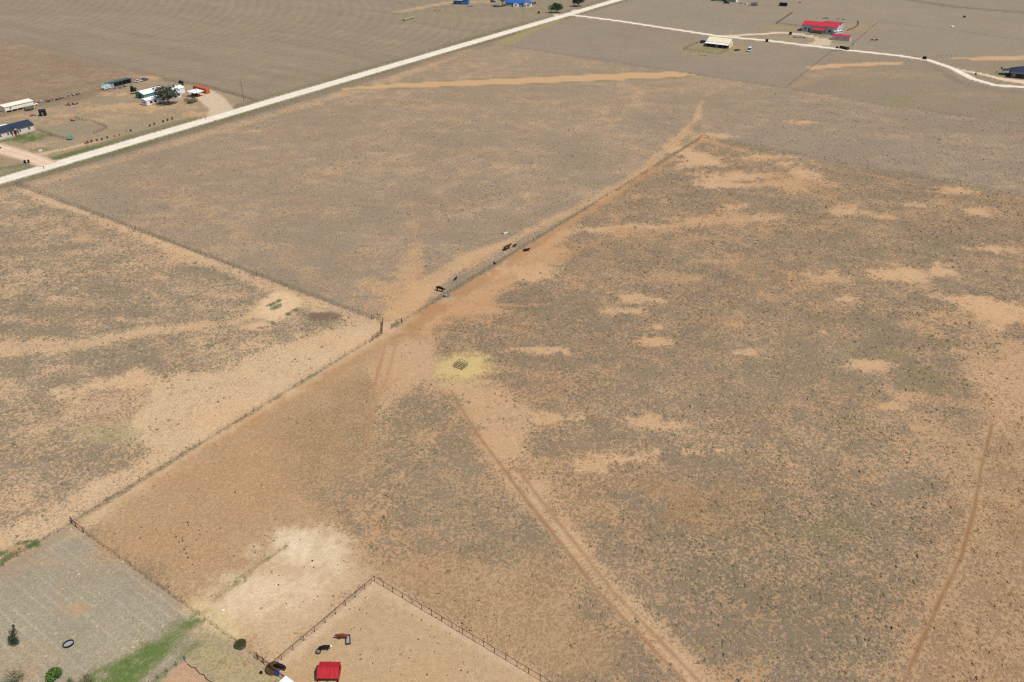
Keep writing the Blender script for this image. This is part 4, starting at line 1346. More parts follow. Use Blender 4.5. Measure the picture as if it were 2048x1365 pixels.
# --- red calf shelter with ribbed roof panels
def red_shed():
    red, redw = metal_roof('red_sheet', (176, 34, 46), .45, .3, (168, 96, 80)), mat('red_wall', (150, 24, 36), .5, .1)
    xl, xr = -32.45, -28.85
    yf, yr, yb = 86.75, 88.2, 89.7
    he, hr, hb = 1.15, 2.1, 1.55
    root = thing('red_shed', 'small bright red ribbed metal calf shed at the bottom', 'shed', (xl, yf, 0))
    L = xr - xl
    d1, d2 = yr - yf, yb - yf
    MB().box(.06, .12, .12, d2 - .12, 0, 1.05).build('end_wall', redw, root)
    MB().box(L - .12, L - .06, .12, d2 - .12, 0, 1.05).build('end_wall', redw, root)
    MB().box(.12, L - .12, d2 - .18, d2 - .12, 0, 1.4).build('back_wall', redw, root)
    n = 5
    w = L / n
    for k in range(n):
        for (y0, z0, y1, z1) in ((0, he, d1, hr), (d2, hb, d1, hr)):
            m = MB()
            x0, x1 = k * w + .006, (k + 1) * w - .006
            m.slab([(x0, y0, z0), (x1, y0, z0), (x1, y1, z1), (x0, y1, z1)], .03)
            for j in range(3):
                xx = x0 + (j + .5) * (x1 - x0) / 3
                m.slab([(xx - .05, y0, z0 + .075), (xx + .05, y0, z0 + .075), (xx + .05, y1, z1 + .075), (xx - .05, y1, z1 + .075)], .08)
            m.build('roof_panel', red, root)
    MB().tube((0, d1, hr + .01), (L, d1, hr + .01), .05).build('ridge_cap', red, root)
    for x in (.15, L / 2, L - .15):
        MB().tube((x, .1, -.05), (x, .1, he - .02), .05).build('post', DKSTEEL, root)
red_shed()
def white_corner():
    c = at(571, 1351.5, 2.6)
    root = thing('white_roofed_shed', 'corner of a white metal roof at the bottom edge', 'shed', (c.x, c.y, 0), ANG_B)
    wr = metal_roof('white_sheet', (226, 230, 236), .4, .05)
    MB().box(.3, 7, -6, -.3, 0, 2.38).build('wall', mat('pale_wall', (190, 186, 178), .7, .1), root)
    n = 7
    for k in range(n):
        m = MB()
        x0, x1 = k * 1.02, k * 1.02 + 1.01
        m.slab([(x0, -6.3, 2.45), (x1, -6.3, 2.45), (x1, 0, 2.6), (x0, 0, 2.6)], .04)
        m.slab([(x0 + .46, -6.3, 2.48), (x0 + .52, -6.3, 2.48), (x0 + .52, 0, 2.63), (x0 + .46, 0, 2.63)], .04)
        m.build('roof_panel', wr, root)
white_corner()

# --- cattle and horses
BLK, REDC, BRNH = (24, 22, 24), (86, 42, 28), (84, 54, 38)
animal('cow', 'black cow with white face standing near the red shed', 'cow', (649.5, 1301), R(4), 'stand', BLK, (224, 218, 208), .92, {'head': 1.15})
animal('cow', 'red brown cow standing at the long feed trough', 'cow', (686, 1278), R(184), 'stand', (112, 54, 34), (84, 50, 38), .92, {'head': 1.15})
animal('cow', 'black cow drinking from the brown water tank', 'cow', (562, 1339), R(165), 'graze', BLK, None, 1.0, {'head': .62})
animal('cow', 'black cow standing at the blue grey trough by the fence', 'cow', (880, 583), R(-28), 'graze2', BLK, None, 1.32, {'head': .8})
animal('cow', 'red brown cow standing with calves by the far fence', 'cow', (1014, 500), R(30), 'up', REDC, None, 1.28, {'head': 1.5})
animal('cow', 'black cow lying on bare dirt right of the fence', 'cow', (1052, 502), R(12), 'lie', BLK, None, 1.1, {'lying': True, 'head': 1.1})
animal('calf', 'black calf close behind the red brown cow', 'calf', (1029, 494.5), R(35), 'stand', BLK, None, .75, {'head': 1.15})
animal('calf', 'black calf tucked against the side of the red brown cow', 'calf', (1010, 502), R(15), 'stand', BLK, None, .70, {'head': 1.15})
animal('calf', 'black calf walking alone above the trough', 'calf', (911, 561), R(62), 'stand', BLK, None, .75, {'head': 1.15})
animal('calf', 'black calf lying on the weedy fence line', 'calf', (989.5, 528), R(120), 'lie', BLK, None, .66, {'lying': True, 'head': 1.1})
animal('calf', 'white calf lying in the grass above the herd', 'calf', (1010.5, 468), R(20), 'lie', (226, 222, 212), None, .68, {'lying': True, 'head': 1.1})
animal('calf', 'small dark calf lying next to the white calf', 'calf', (1005.5, 468.5), R(200), 'lie', (70, 56, 50), None, .42, {'lying': True, 'head': 1.1})
animal('horse', 'left of the two brown horses grazing near the lane', 'horse', (1743.5, 82.5), R(15), 'graze', BRNH, None, 1.15, {'head': .62})
animal('horse', 'right of the two horses grazing near the lane', 'horse', (1752.5, 82.5), R(-160), 'graze', (66, 46, 36), None, 1.15, {'head': .62})

# --- cow pats
def pats():
    rr = random.Random(21)
    dm = mat('cow_dung', (66, 50, 38), .95, .3, 8)
    meshes = []
    for k in range(4):
        m = MB()
        n = 9
        rad = [rr.uniform(.75, 1.2) for _ in range(n)]
        ring = lambda f, z: [(f * rad[i] * math.cos(6.283 * i / n), f * rad[i] * math.sin(6.283 * i / n), z) for i in range(n)]
        vs = ring(1, -.02) + ring(.95, .16) + ring(.5, .26) + [(0, 0, .28)]
        fs = []
        for b in (0, n):
            fs += [(b + i, b + (i + 1) % n, b + n + (i + 1) % n, b + n + i) for i in range(n)]
        fs += [(2 * n + i, 2 * n + (i + 1) % n, 3 * n) for i in range(n)]
        m.add(vs, fs)
        me = m.mesh('cow_pat')
        me.materials.append(dm)
        meshes.append(me)
    spots = [(265, 1120 - 50)]
    seeds = [(283, 1055), (342, 1066), (365, 1082), (375, 1045), (377, 1051), (440, 1057), (350, 1070), (352, 1074), (358, 1085), (364, 1077), (368, 1099), (372, 1107), (376, 1116), (385, 1130), (388, 1146), (337, 1174),
             (508, 1093), (525, 1090), (511, 1107), (557, 1170), (558, 1152), (600, 1080), (530, 1072), (547, 1082), (470, 985), (600, 987), (625, 1122), (400, 1069), (393, 1080), (230, 1068), (224, 1083),
             (990, 787), (1005, 785), (995, 779), (1010, 768), (1022, 785), (952, 797), (1007, 811), (985, 815), (1040, 831), (932, 766), (925, 810), (938, 768), (905, 770), (965, 772), (1030, 790),
             (980, 845), (998, 839), (995, 862), (990, 790), (970, 785), (1012, 795), (840, 660), (868, 650), (812, 690), (820, 705), (773, 668), (957, 706), (970, 745), (884, 749), (949, 750)]
    spots = seeds[:]
    zones = [((230, 1010, 640, 1150), 26), ((560, 1180, 740, 1260), 12), ((700, 1180, 1020, 1350), 46), ((800, 1130, 1300, 1360), 40), ((880, 745, 1060, 860), 22), ((720, 690, 900, 830), 16), ((760, 560, 960, 680), 24), ((1000, 480, 1120, 560), 6)]
    for (x0, y0, x1, y1), n in zones:
        for _ in range(n):
            spots.append((rr.uniform(x0, x1), rr.uniform(y0, y1)))
    for i, p in enumerate(spots):
        if 625 < p[0] < 690 and 1315 < p[1] < 1362:
            continue
        o = bpy.data.objects.new('cow_pat', meshes[i % 4])
        COL.objects.link(o)
        o.location = at(*p)
        s = rr.uniform(.08, .16) if i >= len(seeds) else rr.uniform(.14, .22)
        o.scale = (s * rr.uniform(.8, 1.4), s, s * .7)
        o.rotation_euler = (0, 0, rr.random() * 6.28)
        x, y = p
        if y > 1163 + .634 * (x - 749) and y > 1163 - .84 * (x - 749):
            z = 'inside the pipe fenced pen'
        elif y > 1000 and x < 749:
            z = 'on the worn ground beside the striped lot'
        elif y > 1000:
            z = 'in the straw pasture right of the pipe fenced pen'
        elif y > 740:
            z = 'on the bare ground below the hay feeder'
        elif y > 665:
            z = 'on the bare ground between the gate and the hay feeder'
        else:
            z = 'on the trampled ground between the gate and the herd'
        tag(o, 'dark dried cow pat lying ' + z, 'cow pat', 'cow pats ' + z)
pats()

# --- plants near the camera
GRN = ((66, 98, 34), (88, 122, 46), (50, 78, 28), (118, 140, 66))
tree('conifer', 'small thin conifer with bare top at the left edge', (26, 1290), 5.6, 1.25, 1000, .11, ((58, 76, 46), (74, 90, 58), (46, 60, 40)), .1, .06, 5, 9, 'tree', None, .9, (1.6, .5), True, 9)
bush('shrub', 'bushy bright green shrub at the bottom left', (108, 1358), 2.7, 1.95, 2400, .13, GRN, 6)
bush('shrub', 'half bare grey green shrub in the bottom left corner', (33, 1364), 2.6, 2.3, 420, .10, ((120, 124, 86), (96, 106, 66), (140, 140, 110)), 7, 26, twig_col=mat('grey_twigs', (120, 112, 104), .9, .2))
bush('shrub', 'ragged grey green shrub touching the bottom edge left of centre', (175, 1368), 1.3, 2.0, 520, .09, ((104, 110, 70), (84, 96, 54), (130, 128, 96)), 8, 12)
bush('shrub', 'small ragged shrub at the bottom edge beside the green shrub', (140, 1368), .9, .9, 200, .08, ((104, 110, 70), (84, 96, 54)), 9, 8)
tree('bare_sapling', 'thin bare sapling standing behind the small conifer', (33, 1287), 3.2, 1.0, 160, .06, ((122, 108, 104), (100, 90, 84)), .3, .04, 11, 9, 'tree', None, .9, (.2, .2))

# --- roadside shrubs
for i, (x, y, s) in enumerate([(184, 285, 1.0), (194.7, 283, .85), (204.6, 280.5, .8), (215, 277.5, .8), (229.5, 274, .5), (239, 271.5, .45), (262, 263.5, .9), (300.5, 253.5, .9), (309, 250.5, .9), (327.5, 245.5, 1.0), (336, 242.5, .9), (344.7, 240, 1.05)]):
    bush('roadside_shrub', ('first', 'second', 'third', 'fourth', 'tiny fifth', 'tiny sixth', 'seventh, standing alone,', 'eighth', 'ninth', 'tenth', 'eleventh', 'twelfth and last')[i] + ' from the left of the dark shrub row along the county road', (x, y), 1.5 * s, .85 * s, 170, .14, ((58, 62, 42), (74, 72, 50), (84, 62, 50)), 30 + i, group='shrub row along the road')

# ================================================================== homesteads
def base(a, length, ang):                 # root so that local x runs along the front
    return at(*a), ang
SIDING = mat('beige_siding', (206, 196, 182), .7, .05)
NAVY = mat('navy_shingle', (44, 52, 70), .85, .15, 3)
WHITESHEET = metal_roof('white_roof_sheet', (228, 230, 232), .5, .06)
SKIRT = mat('skirting', (176, 168, 156), .8, .08)
def long_house():
    b = at(70, 262)
    L, D = 24.0, 8.2
    d = Vector((math.cos(R(57)), math.sin(R(57)), 0))
    a = b - d * L
    root = thing('long_house', 'long beige house with navy roof cut by the left edge', 'house', a, R(57))
    gable(root, L, D, 3.1, 1.5, SIDING, NAVY, .4)
    MB().box(-.05, L + .05, -.06, 0, 0, .5).build('skirting', SKIRT, root)
    for x, w in ((L - 2.4, 1.0), (L - 6.9, 1.1), (L - 11.2, .9), (L - 12.6, .9), (L - 16.2, .9), (L - 17.6, .9), (L - 21, 1.0)):
        window(root, x - w / 2, x + w / 2, 1.25, 2.4, -.001, -1, WHITE)
    window(root, 2.6, 3.6, 1.25, 2.4, L + .001, 1, WHITE, 'y')
    xc = L - 9.3
    p = MB()
    p.prism([(xc - 1.6, 3.05), (xc, 4.05), (xc + 1.6, 3.05)], -1.3, -.45)
    p.build('pediment', SIDING, root)
    MB().slab([(xc - 1.9, -1.6, 3.0), (xc, -1.6, 4.2), (xc, 1.8, 4.2), (xc - 1.9, 1.8, 3.0)], .1).build('porch_roof', NAVY, root)
    MB().slab([(xc, -1.6, 4.2), (xc + 1.9, -1.6, 3.0), (xc + 1.9, 1.8, 3.0), (xc, 1.8, 4.2)], .1).build('porch_roof', NAVY, root)
    door(root, xc - .5, xc + .5, 2.5, -.002, mat('red_brown_door', (120, 60, 50), .6))
    for x in (xc - 1.4, xc + 1.4):
        MB().box(x - .1, x + .1, -1.3, -1.1, 0, 3.05).build('porch_post', WHITE, root)
    for k in range(4):
        MB().box(xc - .9, xc + 1.3, -1.6 - .3 * k, -1.3 - .3 * k, 0, .55 - .14 * k).build('step', mat('red_brown_steps', (128, 84, 72), .8), root)
    MB().slab([(6.5, D + .5, 3.4), (17, D + .5, 3.4), (17, D + 3.6, 3.2), (6.5, D + 3.6, 3.2)], .12).build('rear_porch_roof', WHITESHEET, root)
    for x in (6.8, 11.7, 16.7):
        MB().box(x - .08, x + .08, D + 3.3, D + 3.45, 0, 3.1).build('rear_porch_post', WHITE, root)
long_house()
def white_barn():
    a = at(12, 227)
    root = thing('white_shed', 'long white metal shed with open bays at the far left', 'shed', a, R(55))
    L, D, H = 15.0, 4.2, 3.0
    wm = mat('cream_metal', (226, 220, 204), .55, .06)
    MB().box(0, L, D - .12, D, 0, H + .2).build('back_wall', wm, root)
    MB().box(0, .12, 0, D - .12, 0, H - .02).build('end_wall', wm, root)
    MB().box(L - .12, L, 0, D - .12, 0, H - .02).build('end_wall', wm, root)
    MB().box(.12, L - .12, 0, .1, 1.0, H - .02).build('front_wall', wm, root)
    for k in range(6):
        x = .2 + k * (L - .5) / 5
        MB().box(x, x + .16, -.04, .06, 0, .99).build('post', wm, root)
    n = 10
    for k in range(n):
        x0, x1 = -.2 + k * (L + .4) / n + .01, -.2 + (k + 1) * (L + .4) / n - .01
        MB().slab([(x0, -.3, H + .05), (x1, -.3, H + .05), (x1, D + .3, H + .55), (x0, D + .3, H + .55)], .08).build('roof_panel', metal_roof('cream_roof_sheet', (232, 226, 206), .5, .05), root)
    window(root, 2.4, 3.3, 1.6, 2.4, -.001)
white_barn()
def stock_trailer(name, label, px, rz, L, W, H, m, floor=.55, slats=True, cat='trailer'):
    root = thing(name, label, cat, at(*px), rz)
    MB().box(-L / 2, L / 2, -W / 2, W / 2, floor, floor + .12).build('floor', DKSTEEL, root)
    if slats:
        for z in (.9, 1.25, 1.6):
            if z < H:
                MB().box(-L / 2, L / 2, -W / 2 - .02, -W / 2 + .04, z, z + .22).build('slat', m, root)
                MB().box(-L / 2, L / 2, W / 2 - .04, W / 2 + .02, z, z + .22).build('slat', m, root)
        MB().box(L / 2 - .06, L / 2, -W / 2 + .05, W / 2 - .05, floor + .12, H).build('front_panel', m, root)
        MB().slab([(-L / 2, -W / 2 - .05, H), (L / 2, -W / 2 - .05, H), (L / 2, W / 2 + .05, H), (-L / 2, W / 2 + .05, H)], .07).build('roof', m, root)
        for x in (-L / 2 + .05, 0, L / 2 - .05):
            for y in (-W / 2, W / 2):
                MB().box(x - .05, x + .05, y - .05, y + .05, floor, H - .07).build('post', m, root)
    wheels(root, (-.55, .35), W / 2 + .12, .36)
    MB().tube((L / 2, 0, floor), (L / 2 + 1.3, 0, floor - .1), .07).build('tongue', DKSTEEL, root)
    return root
stock_trailer('stock_trailer', 'grey slatted stock trailer in front of the white open shed', (59, 221), R(52), 4.2, 2.0, 2.0, mat('trailer_grey', (120, 120, 118), .5, .15))
t = thing('pickup_truck', 'white pickup truck at the right end of the white open shed', 'truck', at(66, 212), R(52))
car(t, WHITE, 5.2, 1.95, 'sedan')
def small_shed(name, label, a, rz, L, D, H, rise, wm, rm, ridge='x', dr=None, over=.15):
    root = thing(name, label, 'shed', at(*a), rz)
    gable(root, L, D, H, rise, wm, rm, over, ridge)
    door(root, L * .35, L * .65, min(2.0, H * .85), -.002, dr or mat('shed_door_grey', (110, 108, 104), .7))
    return root
small_shed('black_shed', 'small black shed behind the navy roofed house', (80, 233.5), R(20), 2.9, 2.8, 2.5, .5, BLACK, mat('black_roof', (34, 36, 42), .6, .15))
def camper():
    root = thing('camper_trailer', 'old teal and white camper trailer at the end of the open shed', 'camper', at(213.5, 179), R(62))
    L, W = 4.6, 2.3
    teal = mat('teal_paint', (112, 176, 168), .5, .12)
    MB().prism([(-L / 2, .5), (-L / 2 - .1, 1.4), (-L / 2 + .5, 2.55), (L / 2 - .6, 2.6), (L / 2 + .1, 1.5), (L / 2, .5)], -W / 2, W / 2).build('body', mat('camper_white', (214, 218, 212), .5, .08), root)
    MB().box(-L / 2 + .4, L / 2 - .5, -W / 2 - .02, W / 2 + .02, 2.5, 2.68).build('roof', teal, root)
    MB().box(-L / 2 + .2, L / 2 - .2, -W / 2 - .03, -W / 2, 1.0, 1.35).build('stripe', teal, root)
    window(root, -1.3, -.5, 1.55, 2.1, -W / 2 - .001)
    window(root, .6, 1.4, 1.55, 2.1, -W / 2 - .001)
    wheels(root, (0,), W / 2 - .1, .34)
    MB().tube((L / 2, 0, .5), (L / 2 + 1.0, 0, .42), .06).build('tongue', DKSTEEL, root)
camper()
def open_shed():
    a = at(221, 177)
    root = thing('open_shed', 'long low open fronted shed with dark teal roof and clutter inside', 'shed', a, R(58))
    L, D = 14.0, 4.5
    wm = mat('blue_grey_sheet', (104, 118, 126), .6, .15)
    MB().box(0, L, D - .1, D, 0, 2.2).build('back_wall', wm, root)
    for x in (0, L - .1):
        MB().box(x, x + .1, 0, D - .1, 0, 2.25).build('end_wall', wm, root)
    MB().box(.2, 2.6, -.02, .06, 0, 2.35).build('door_panel', mat('pale_blue_panel', (140, 156, 168), .6, .1), root)
    for k in range(1, 6):
        x = 2.6 + (k - 1) * (L - 2.7) / 4.2
        MB().tube((x, .1, -.05), (x, .1, 2.5), .07).build('post', WOOD, root)
    rm = metal_roof('dark_teal_roof', (62, 92, 94), .6, .15)
    for k in range(8):
        x0, x1 = -.2 + k * (L + .4) / 8 + .01, -.2 + (k + 1) * (L + .4) / 8 - .01
        MB().slab([(x0, -.4, 2.65), (x1, -.4, 2.65), (x1, D + .3, 2.3), (x0, D + .3, 2.3)], .07).build('roof_panel', rm, root)
open_shed()
def junk(name, label, px, rz, n, spread, seed, cols):
    rr = random.Random(seed)
    root = thing(name, label, 'scrap heap', at(*px), rz)
    for k in range(n):
        x, y = rr.uniform(-spread, spread), rr.gauss(0, .7)
        a = rr.random() * 3.14
        c = cols[rr.randrange(len(cols))]
        m = mat('scrap_%d_%d_%d' % c, c, .8, .25, 3)
        kind = rr.choice(('board', 'board', 'sheet', 'crate', 'drum'))
        if kind == 'board':
            l = rr.uniform(.8, 2.2)
            ob = MB().box(-l / 2, l / 2, -.12, .12, 0, .10).build('board', m, root)
        elif kind == 'sheet':
            ob = MB().slab([(-.8, -.5, .25), (.7, -.5, .1), (.8, .5, .3), (-.7, .6, .45)], .03).build('sheet', m, root)
        elif kind == 'crate':
            s = rr.uniform(.3, .6)
            ob = MB().box(-s, s, -s * .7, s * .7, 0, s).box(-s - .03, s + .03, -s * .7 - .03, s * .7 + .03, s * .4, s * .55).build('crate', m, root)
        else:
            ob = MB().lathe([(.28, 0), (.3, .1), (.3, .8), (.26, .85), (0, .84)], 10).build('drum', m, root)
        ob.location = (x, y, rr.uniform(0, .12))
        ob.rotation_euler = (rr.gauss(0, .08), rr.gauss(0, .08), a)
    return root
JC = ((84, 78, 72), (150, 148, 144), (208, 206, 200), (64, 60, 60), (110, 96, 82), (70, 76, 88))
junk('scrap_heap', 'grey and white scrap heap nearest the white open shed', (85, 205), R(55), 14, 3.0, 1, JC)
junk('scrap_heap', 'scrap heap with a yellow piece along the ploughed field edge', (98, 203), R(55), 16, 3.0, 2, JC + ((190, 176, 70),))
junk('scrap_heap', 'pale scrap heap in the middle of the field edge row', (120, 199), R(55), 16, 3.2, 3, JC)
junk('scrap_heap', 'dark scrap heap at the right end of the field edge row', (146, 191), R(55), 18, 4.0, 4, JC)
junk('scrap_heap', 'dark scrap heap lying alone in the middle of the yard', (144, 210), R(30), 18, 3.4, 5, ((70, 62, 66), (96, 84, 86), (52, 48, 52), (130, 120, 116)))
junk('scrap_heap', 'scattered clutter in front of the open fronted shed', (240, 176), R(58), 16, 4.5, 6, JC + ((150, 60, 50), (180, 120, 90)))
junk('scrap_heap', 'mauve and grey clutter beside the black shed', (66, 232), R(20), 10, 1.6, 7, ((120, 104, 112), (150, 140, 146), (90, 80, 86)))
junk('scrap_heap', 'broken boards by the leaning pole near the roadside shrubs', (172, 287), R(-30), 7, 1.4, 8, ((130, 84, 66), (110, 96, 84)))
junk('scrap_heap', 'red and pink clutter at the top corner of the netted pen', (147, 242), R(20), 7, 1.2, 9, ((200, 60, 70), (190, 110, 110), (120, 70, 66)))
t = thing('parked_car', 'old white car parked right of the open shed', 'car', at(277, 164.5), R(50))
car(t, mat('old_white_car', (200, 198, 192), .5, .1), 4.6, 1.8, 'sedan')
t = thing('parked_car', 'old dark and white car parked far right of the open shed', 'car', at(289, 161.5), R(50))
car(t, mat('old_grey_car', (92, 92, 96), .5, .1), 4.6, 1.8, 'sedan')
def mobile_home():
    a = at(295, 213.5)
    root = thing('mobile_home', 'long white mobile home behind the big grey green tree', 'house', a, R(55))
    L, D = 21.0, 5.2
    ww = mat('off_white_siding', (220, 216, 212), .7, .06)
    gable(root, L, D, 3.0, .55, ww, WHITESHEET, .25)
    MB().box(-.04, L + .04, -.06, 0, 0, .55).build('skirting', SKIRT, root)
    for x, w in ((2.6, 1.3), (5.2, 1.2), (9.6, 1.0), (13.2, 1.2), (17.4, 1.2), (19.6, .8)):
        window(root, x - w / 2, x + w / 2, 1.25, 2.25, -.001, -1, mat('dark_frame', (120, 92, 92), .6))
    door(root, 7.0, 7.9, 2.5, -.002, mat('white_door', (210, 206, 204), .6))
    for k in range(3):
        MB().box(6.8, 8.1, -.9 - .3 * k, -.6 - .3 * k, 0, .5 - .16 * k).build('step', WOOD, root)
    window(root, 1.6, 2.6, 1.25, 2.2, -.001, -1, WHITE, 'y')
mobile_home()
def metal_house():
    a = at(290, 200.5)
    root = thing('metal_building', 'low white roofed metal building with teal end behind the mobile home', 'building', a, R(55))
    tealw = mat('teal_wall', (92, 138, 130), .6, .12)
    gable(root, 13.0, 8.0, 2.9, 1.1, tealw, WHITESHEET, .3)
    MB().box(7.2, 8.0, 2.0, 2.7, 3.0, 4.3).build('roof_vent', DKSTEEL, root)
    door(root, 3.2, 5.2, 2.3, -.002, mat('dark_teal_door', (40, 66, 66), .6), -1, 'y')
    root2 = thing('lean_to', 'small white roofed lean-to between the mobile home and the brown end shed', 'shed', at(349, 191), R(55))
    gable(root2, 7.0, 4.6, 2.8, .5, mat('off_white_siding', (220, 216, 212)), WHITESHEET, .2)
    window(root2, 1.2, 2.0, 1.2, 2.0, -.001)
metal_house()
small_shed('garden_shed', 'dark red shed with pale roof behind the mobile home', (340, 184), R(-35), 4.0, 3.0, 2.6, .5, mat('dark_red_wall', (112, 40, 40), .7, .12), mat('pale_grey_roof', (196, 190, 188), .6, .08), 'y')
small_shed('garden_shed', 'white roofed shed with rusty brown end wall', (355, 187), R(55), 4.2, 4.0, 2.8, .5, mat('rust_brown_wall', (156, 84, 48), .8, .2), WHITESHEET, 'x')
t = thing('covered_car', 'blue grey car parked behind the white metal building', 'car', at(325, 184.5), R(20))
car(t, mat('slate_blue_paint', (92, 110, 136), .5, .1), 4.8, 1.9, 'suv')
stock_trailer('utility_trailer', 'grey box trailer behind the white metal building', (338, 184), R(60), 4.6, 2.2, 2.5, mat('trailer_slate', (112, 122, 136), .5, .12))
def container():
    a = at(413, 188.5)
    rz = R(142)
    root = thing('shipping_container', 'orange corrugated shipping container at the end of the gravel drive', 'container', a, rz)
    om = mat('orange_container', (188, 92, 58), .6, .12, 2)
    L, W, H = 12.2, 2.44, 2.6
    MB().box(0, L, -W, 0, .12, H).build('shell', om, root)
    s = MB()
    for k in range(30):
        x = .25 + k * .4
        s.box(x, x + .2, .0, .05, .25, H - .15)
    s.build('corrugation', om, root)
    s = MB()
    for k in range(29):
        x = .35 + k * .4
        s.box(x, x + .2, -W + .1, -.1, H, H + .04)
    s.build('roof_corrugation', om, root)
    for y0, y1 in ((-W + .06, -W / 2 - .02), (-W / 2 + .02, -.06)):
        d = MB().box(-.06, 0, y0, y1, .22, H - .1).build('door', om, root)
        MB().tube((-.1, (y0 + y1) / 2, .25), (-.1, (y0 + y1) / 2, H - .15), .03).build('lock_bar', mat('pale_bar', (214, 150, 120), .5), d)
container()
def carport():
    z = 2.9
    A1, A2, A4 = at(372.5, 183, z), at(397, 176.5, z), at(388, 187, z)
    L, W = (A2 - A1).length * .8, min((A4 - A1).length, 8.5)
    root = thing('carport', 'white flat roofed carport in front of the orange container', 'carport', (A1.x, A1.y, 0), R(55))
    for k in range(8):
        x0, x1 = k * L / 8 + .01, (k + 1) * L / 8 - .01
        MB().slab([(x0, -W, z - .1), (x1, -W, z - .1), (x1, 0, z + .1), (x0, 0, z + .1)], .08).build('roof_panel', WHITESHEET, root)
    for x in (.2, L / 2, L - .2):
        for y in (-.2, -W + .2):
            MB().tube((x, y, -.05), (x, y, z - .12), .06).build('post', DKSTEEL, root)
carport()
t = thing('parked_car', 'dark red car parked at the edge of the white carport', 'car', at(392, 192.5), R(-20))
car(t, mat('maroon_paint', (112, 28, 50), .35, .08, spec=.5), 4.5, 1.8, 'suv')
barrel('propane_tank', 'small pale gas bottle on the grass below the carport', (395.5, 202), .5, 1.0, mat('dull_white', (206, 204, 196), .6, .1), 'gas bottle')
def pole(label, px, h, arms=1, lean=(0, 0), rz=R(55), m=None, group=None):
    root = thing('utility_pole', label, 'utility pole', at(*px), rz)
    root.rotation_euler = (lean[0], lean[1], rz)
    MB().tube((0, 0, -.3), (0, 0, h), .17, .11, 8).build('pole', m or mat('pole_wood', (112, 100, 88), .9, .2, 3), root)
    for k in range(arms):
        z = h - .5 - k * .9
        c = MB().box(-.06, .06, -1.2, 1.2, z, z + .12).build('crossarm', WOOD, root)
        for y in (-1.05, 0, 1.05):
            MB().tube((0, y, z + .12), (0, y, z + .32), .05).build('insulator', WHITE, c)
    return root
pole('dark utility pole beside the drive to the orange container', (488, 203), 10.3)
pole('pale utility pole beside the county road above the middle field', (712.5, 138), 10.3, 1, m=mat('pale_pole', (158, 150, 140), .9, .15))
pole('pale utility pole by the road corner of the ploughed field', (899.5, 86), 10.5, 1, m=mat('pale_pole', (158, 150, 140)))
pole('pale utility pole standing below the blue roofed house', (1045.5, 45), 10.5, 1, m=mat('pale_pole', (158, 150, 140)))
pole('utility pole beside the road near the mailboxes at the top', (1184, 15), 10, 1, m=mat('pale_pole', (158, 150, 140)))
pole('leaning pale pole beside the netted pen and roadside shrubs', (179, 287), 8.6, 0, (.0, -.10), R(0), mat('pale_pole', (158, 150, 140)))
pole('thin pole behind the red car at the carport', (394.5, 193), 4.2, 0)
pole('white lamp pole beside the lane above the cream roofed house', (1460.5, 73), 5.0, 0, m=WHITE)
pole('thin dark pole right of the small red roofed shed', (1703, 100), 6.5, 0)
# trees by the homestead
LG = ((76, 88, 70), (58, 72, 54), (104, 112, 94), (44, 56, 44))
tree('shade_tree', 'big loose grey green tree in front of the mobile home', (338, 210), 9.4, 7.2, 2600, .36, LG, .28, .3, 41, 15)
tree('round_tree', 'dense dark green tree alone left of the white metal building', (268, 189), 4.8, 2.1, 1000, .26, ((44, 62, 40), (58, 78, 48), (34, 50, 34)), .15, .16, 42, 9)
tree('round_tree', 'small dark green tree behind the brown end shed', (363, 173.5), 4.0, 1.9, 700, .26, ((48, 70, 44), (62, 84, 54), (38, 56, 38)), .15, .14, 43, 8)
tree('felled_tree', 'low broken tree spread on the ground right of the big tree', (378, 205), 2.2, 5.0, 600, .3, ((120, 116, 80), (96, 98, 66), (140, 128, 96)), .2, .1, 44, 10, flat=.35)
for i, (x, y) in enumerate([(50.5, 327), (58, 326)]):
    root = thing('wheeled_bin', ('left' if i == 0 else 'right') + ' of the two black wheeled bins beside the driveway', 'bin', at(x, y), R(10 + 12 * i))
    mb = MB()
    mb.add([(-.3, -.35, .1), (.3, -.35, .1), (.3, .3, .1), (-.3, .3, .1), (-.36, -.45, 1.15), (.36, -.45, 1.15), (.36, .4, 1.15), (-.36, .4, 1.15)], [(0, 3, 2, 1), (4, 5, 6, 7), (0, 1, 5, 4), (1, 2, 6, 5), (2, 3, 7, 6), (3, 0, 4, 7)])
    mb.build('body', BLACK, root)
    MB().slab([(-.4, -.5, 1.2), (.4, -.5, 1.2), (.4, .46, 1.28), (-.4, .46, 1.28)], .06).build('lid', BLACK, root)
    for xx in (-.3, .3):
        MB().tube((xx - .04, .35, .14), (xx + .04, .35, .14), .14, n=10).build('wheel', RUBBER, root)
def mailbox(label, px, rz=0):
    root = thing('mailbox', label, 'mailbox', at(*px), rz)
    MB().box(-.06, .06, -.06, .06, -.1, 1.05).build('post', WOOD, root)
    MB().prism([(-.16, 1.05), (-.16, 1.25), (-.08, 1.36), (.08, 1.36), (.16, 1.25), (.16, 1.05)], -.3, .3).build('box', DKSTEEL, root)
mailbox('lone mailbox on the verge opposite the driveway', (88.5, 339), R(55))
mailbox('left mailbox at the far road junction', (1160.5, 20), R(55))
mailbox('right mailbox at the far road junction', (1164, 19), R(55))
mailbox('small dark marker box on the verge below the roadside shrubs', (412, 240), R(55))
o = MB().lathe([(.2, .1), (.42, .08), (.5, .2), (.5, .3), (.42, .42), (.22, .4)], 16).build('loose_tyre', RUBBER, None, True)
o.location = at(1, 297)
tag(o, 'loose tyre lying on the driveway at the left edge', 'tyre')
root = thing('utility_box', 'small white utility box on the grass beside the driveway', 'utility box', at(81.5, 303), R(20))
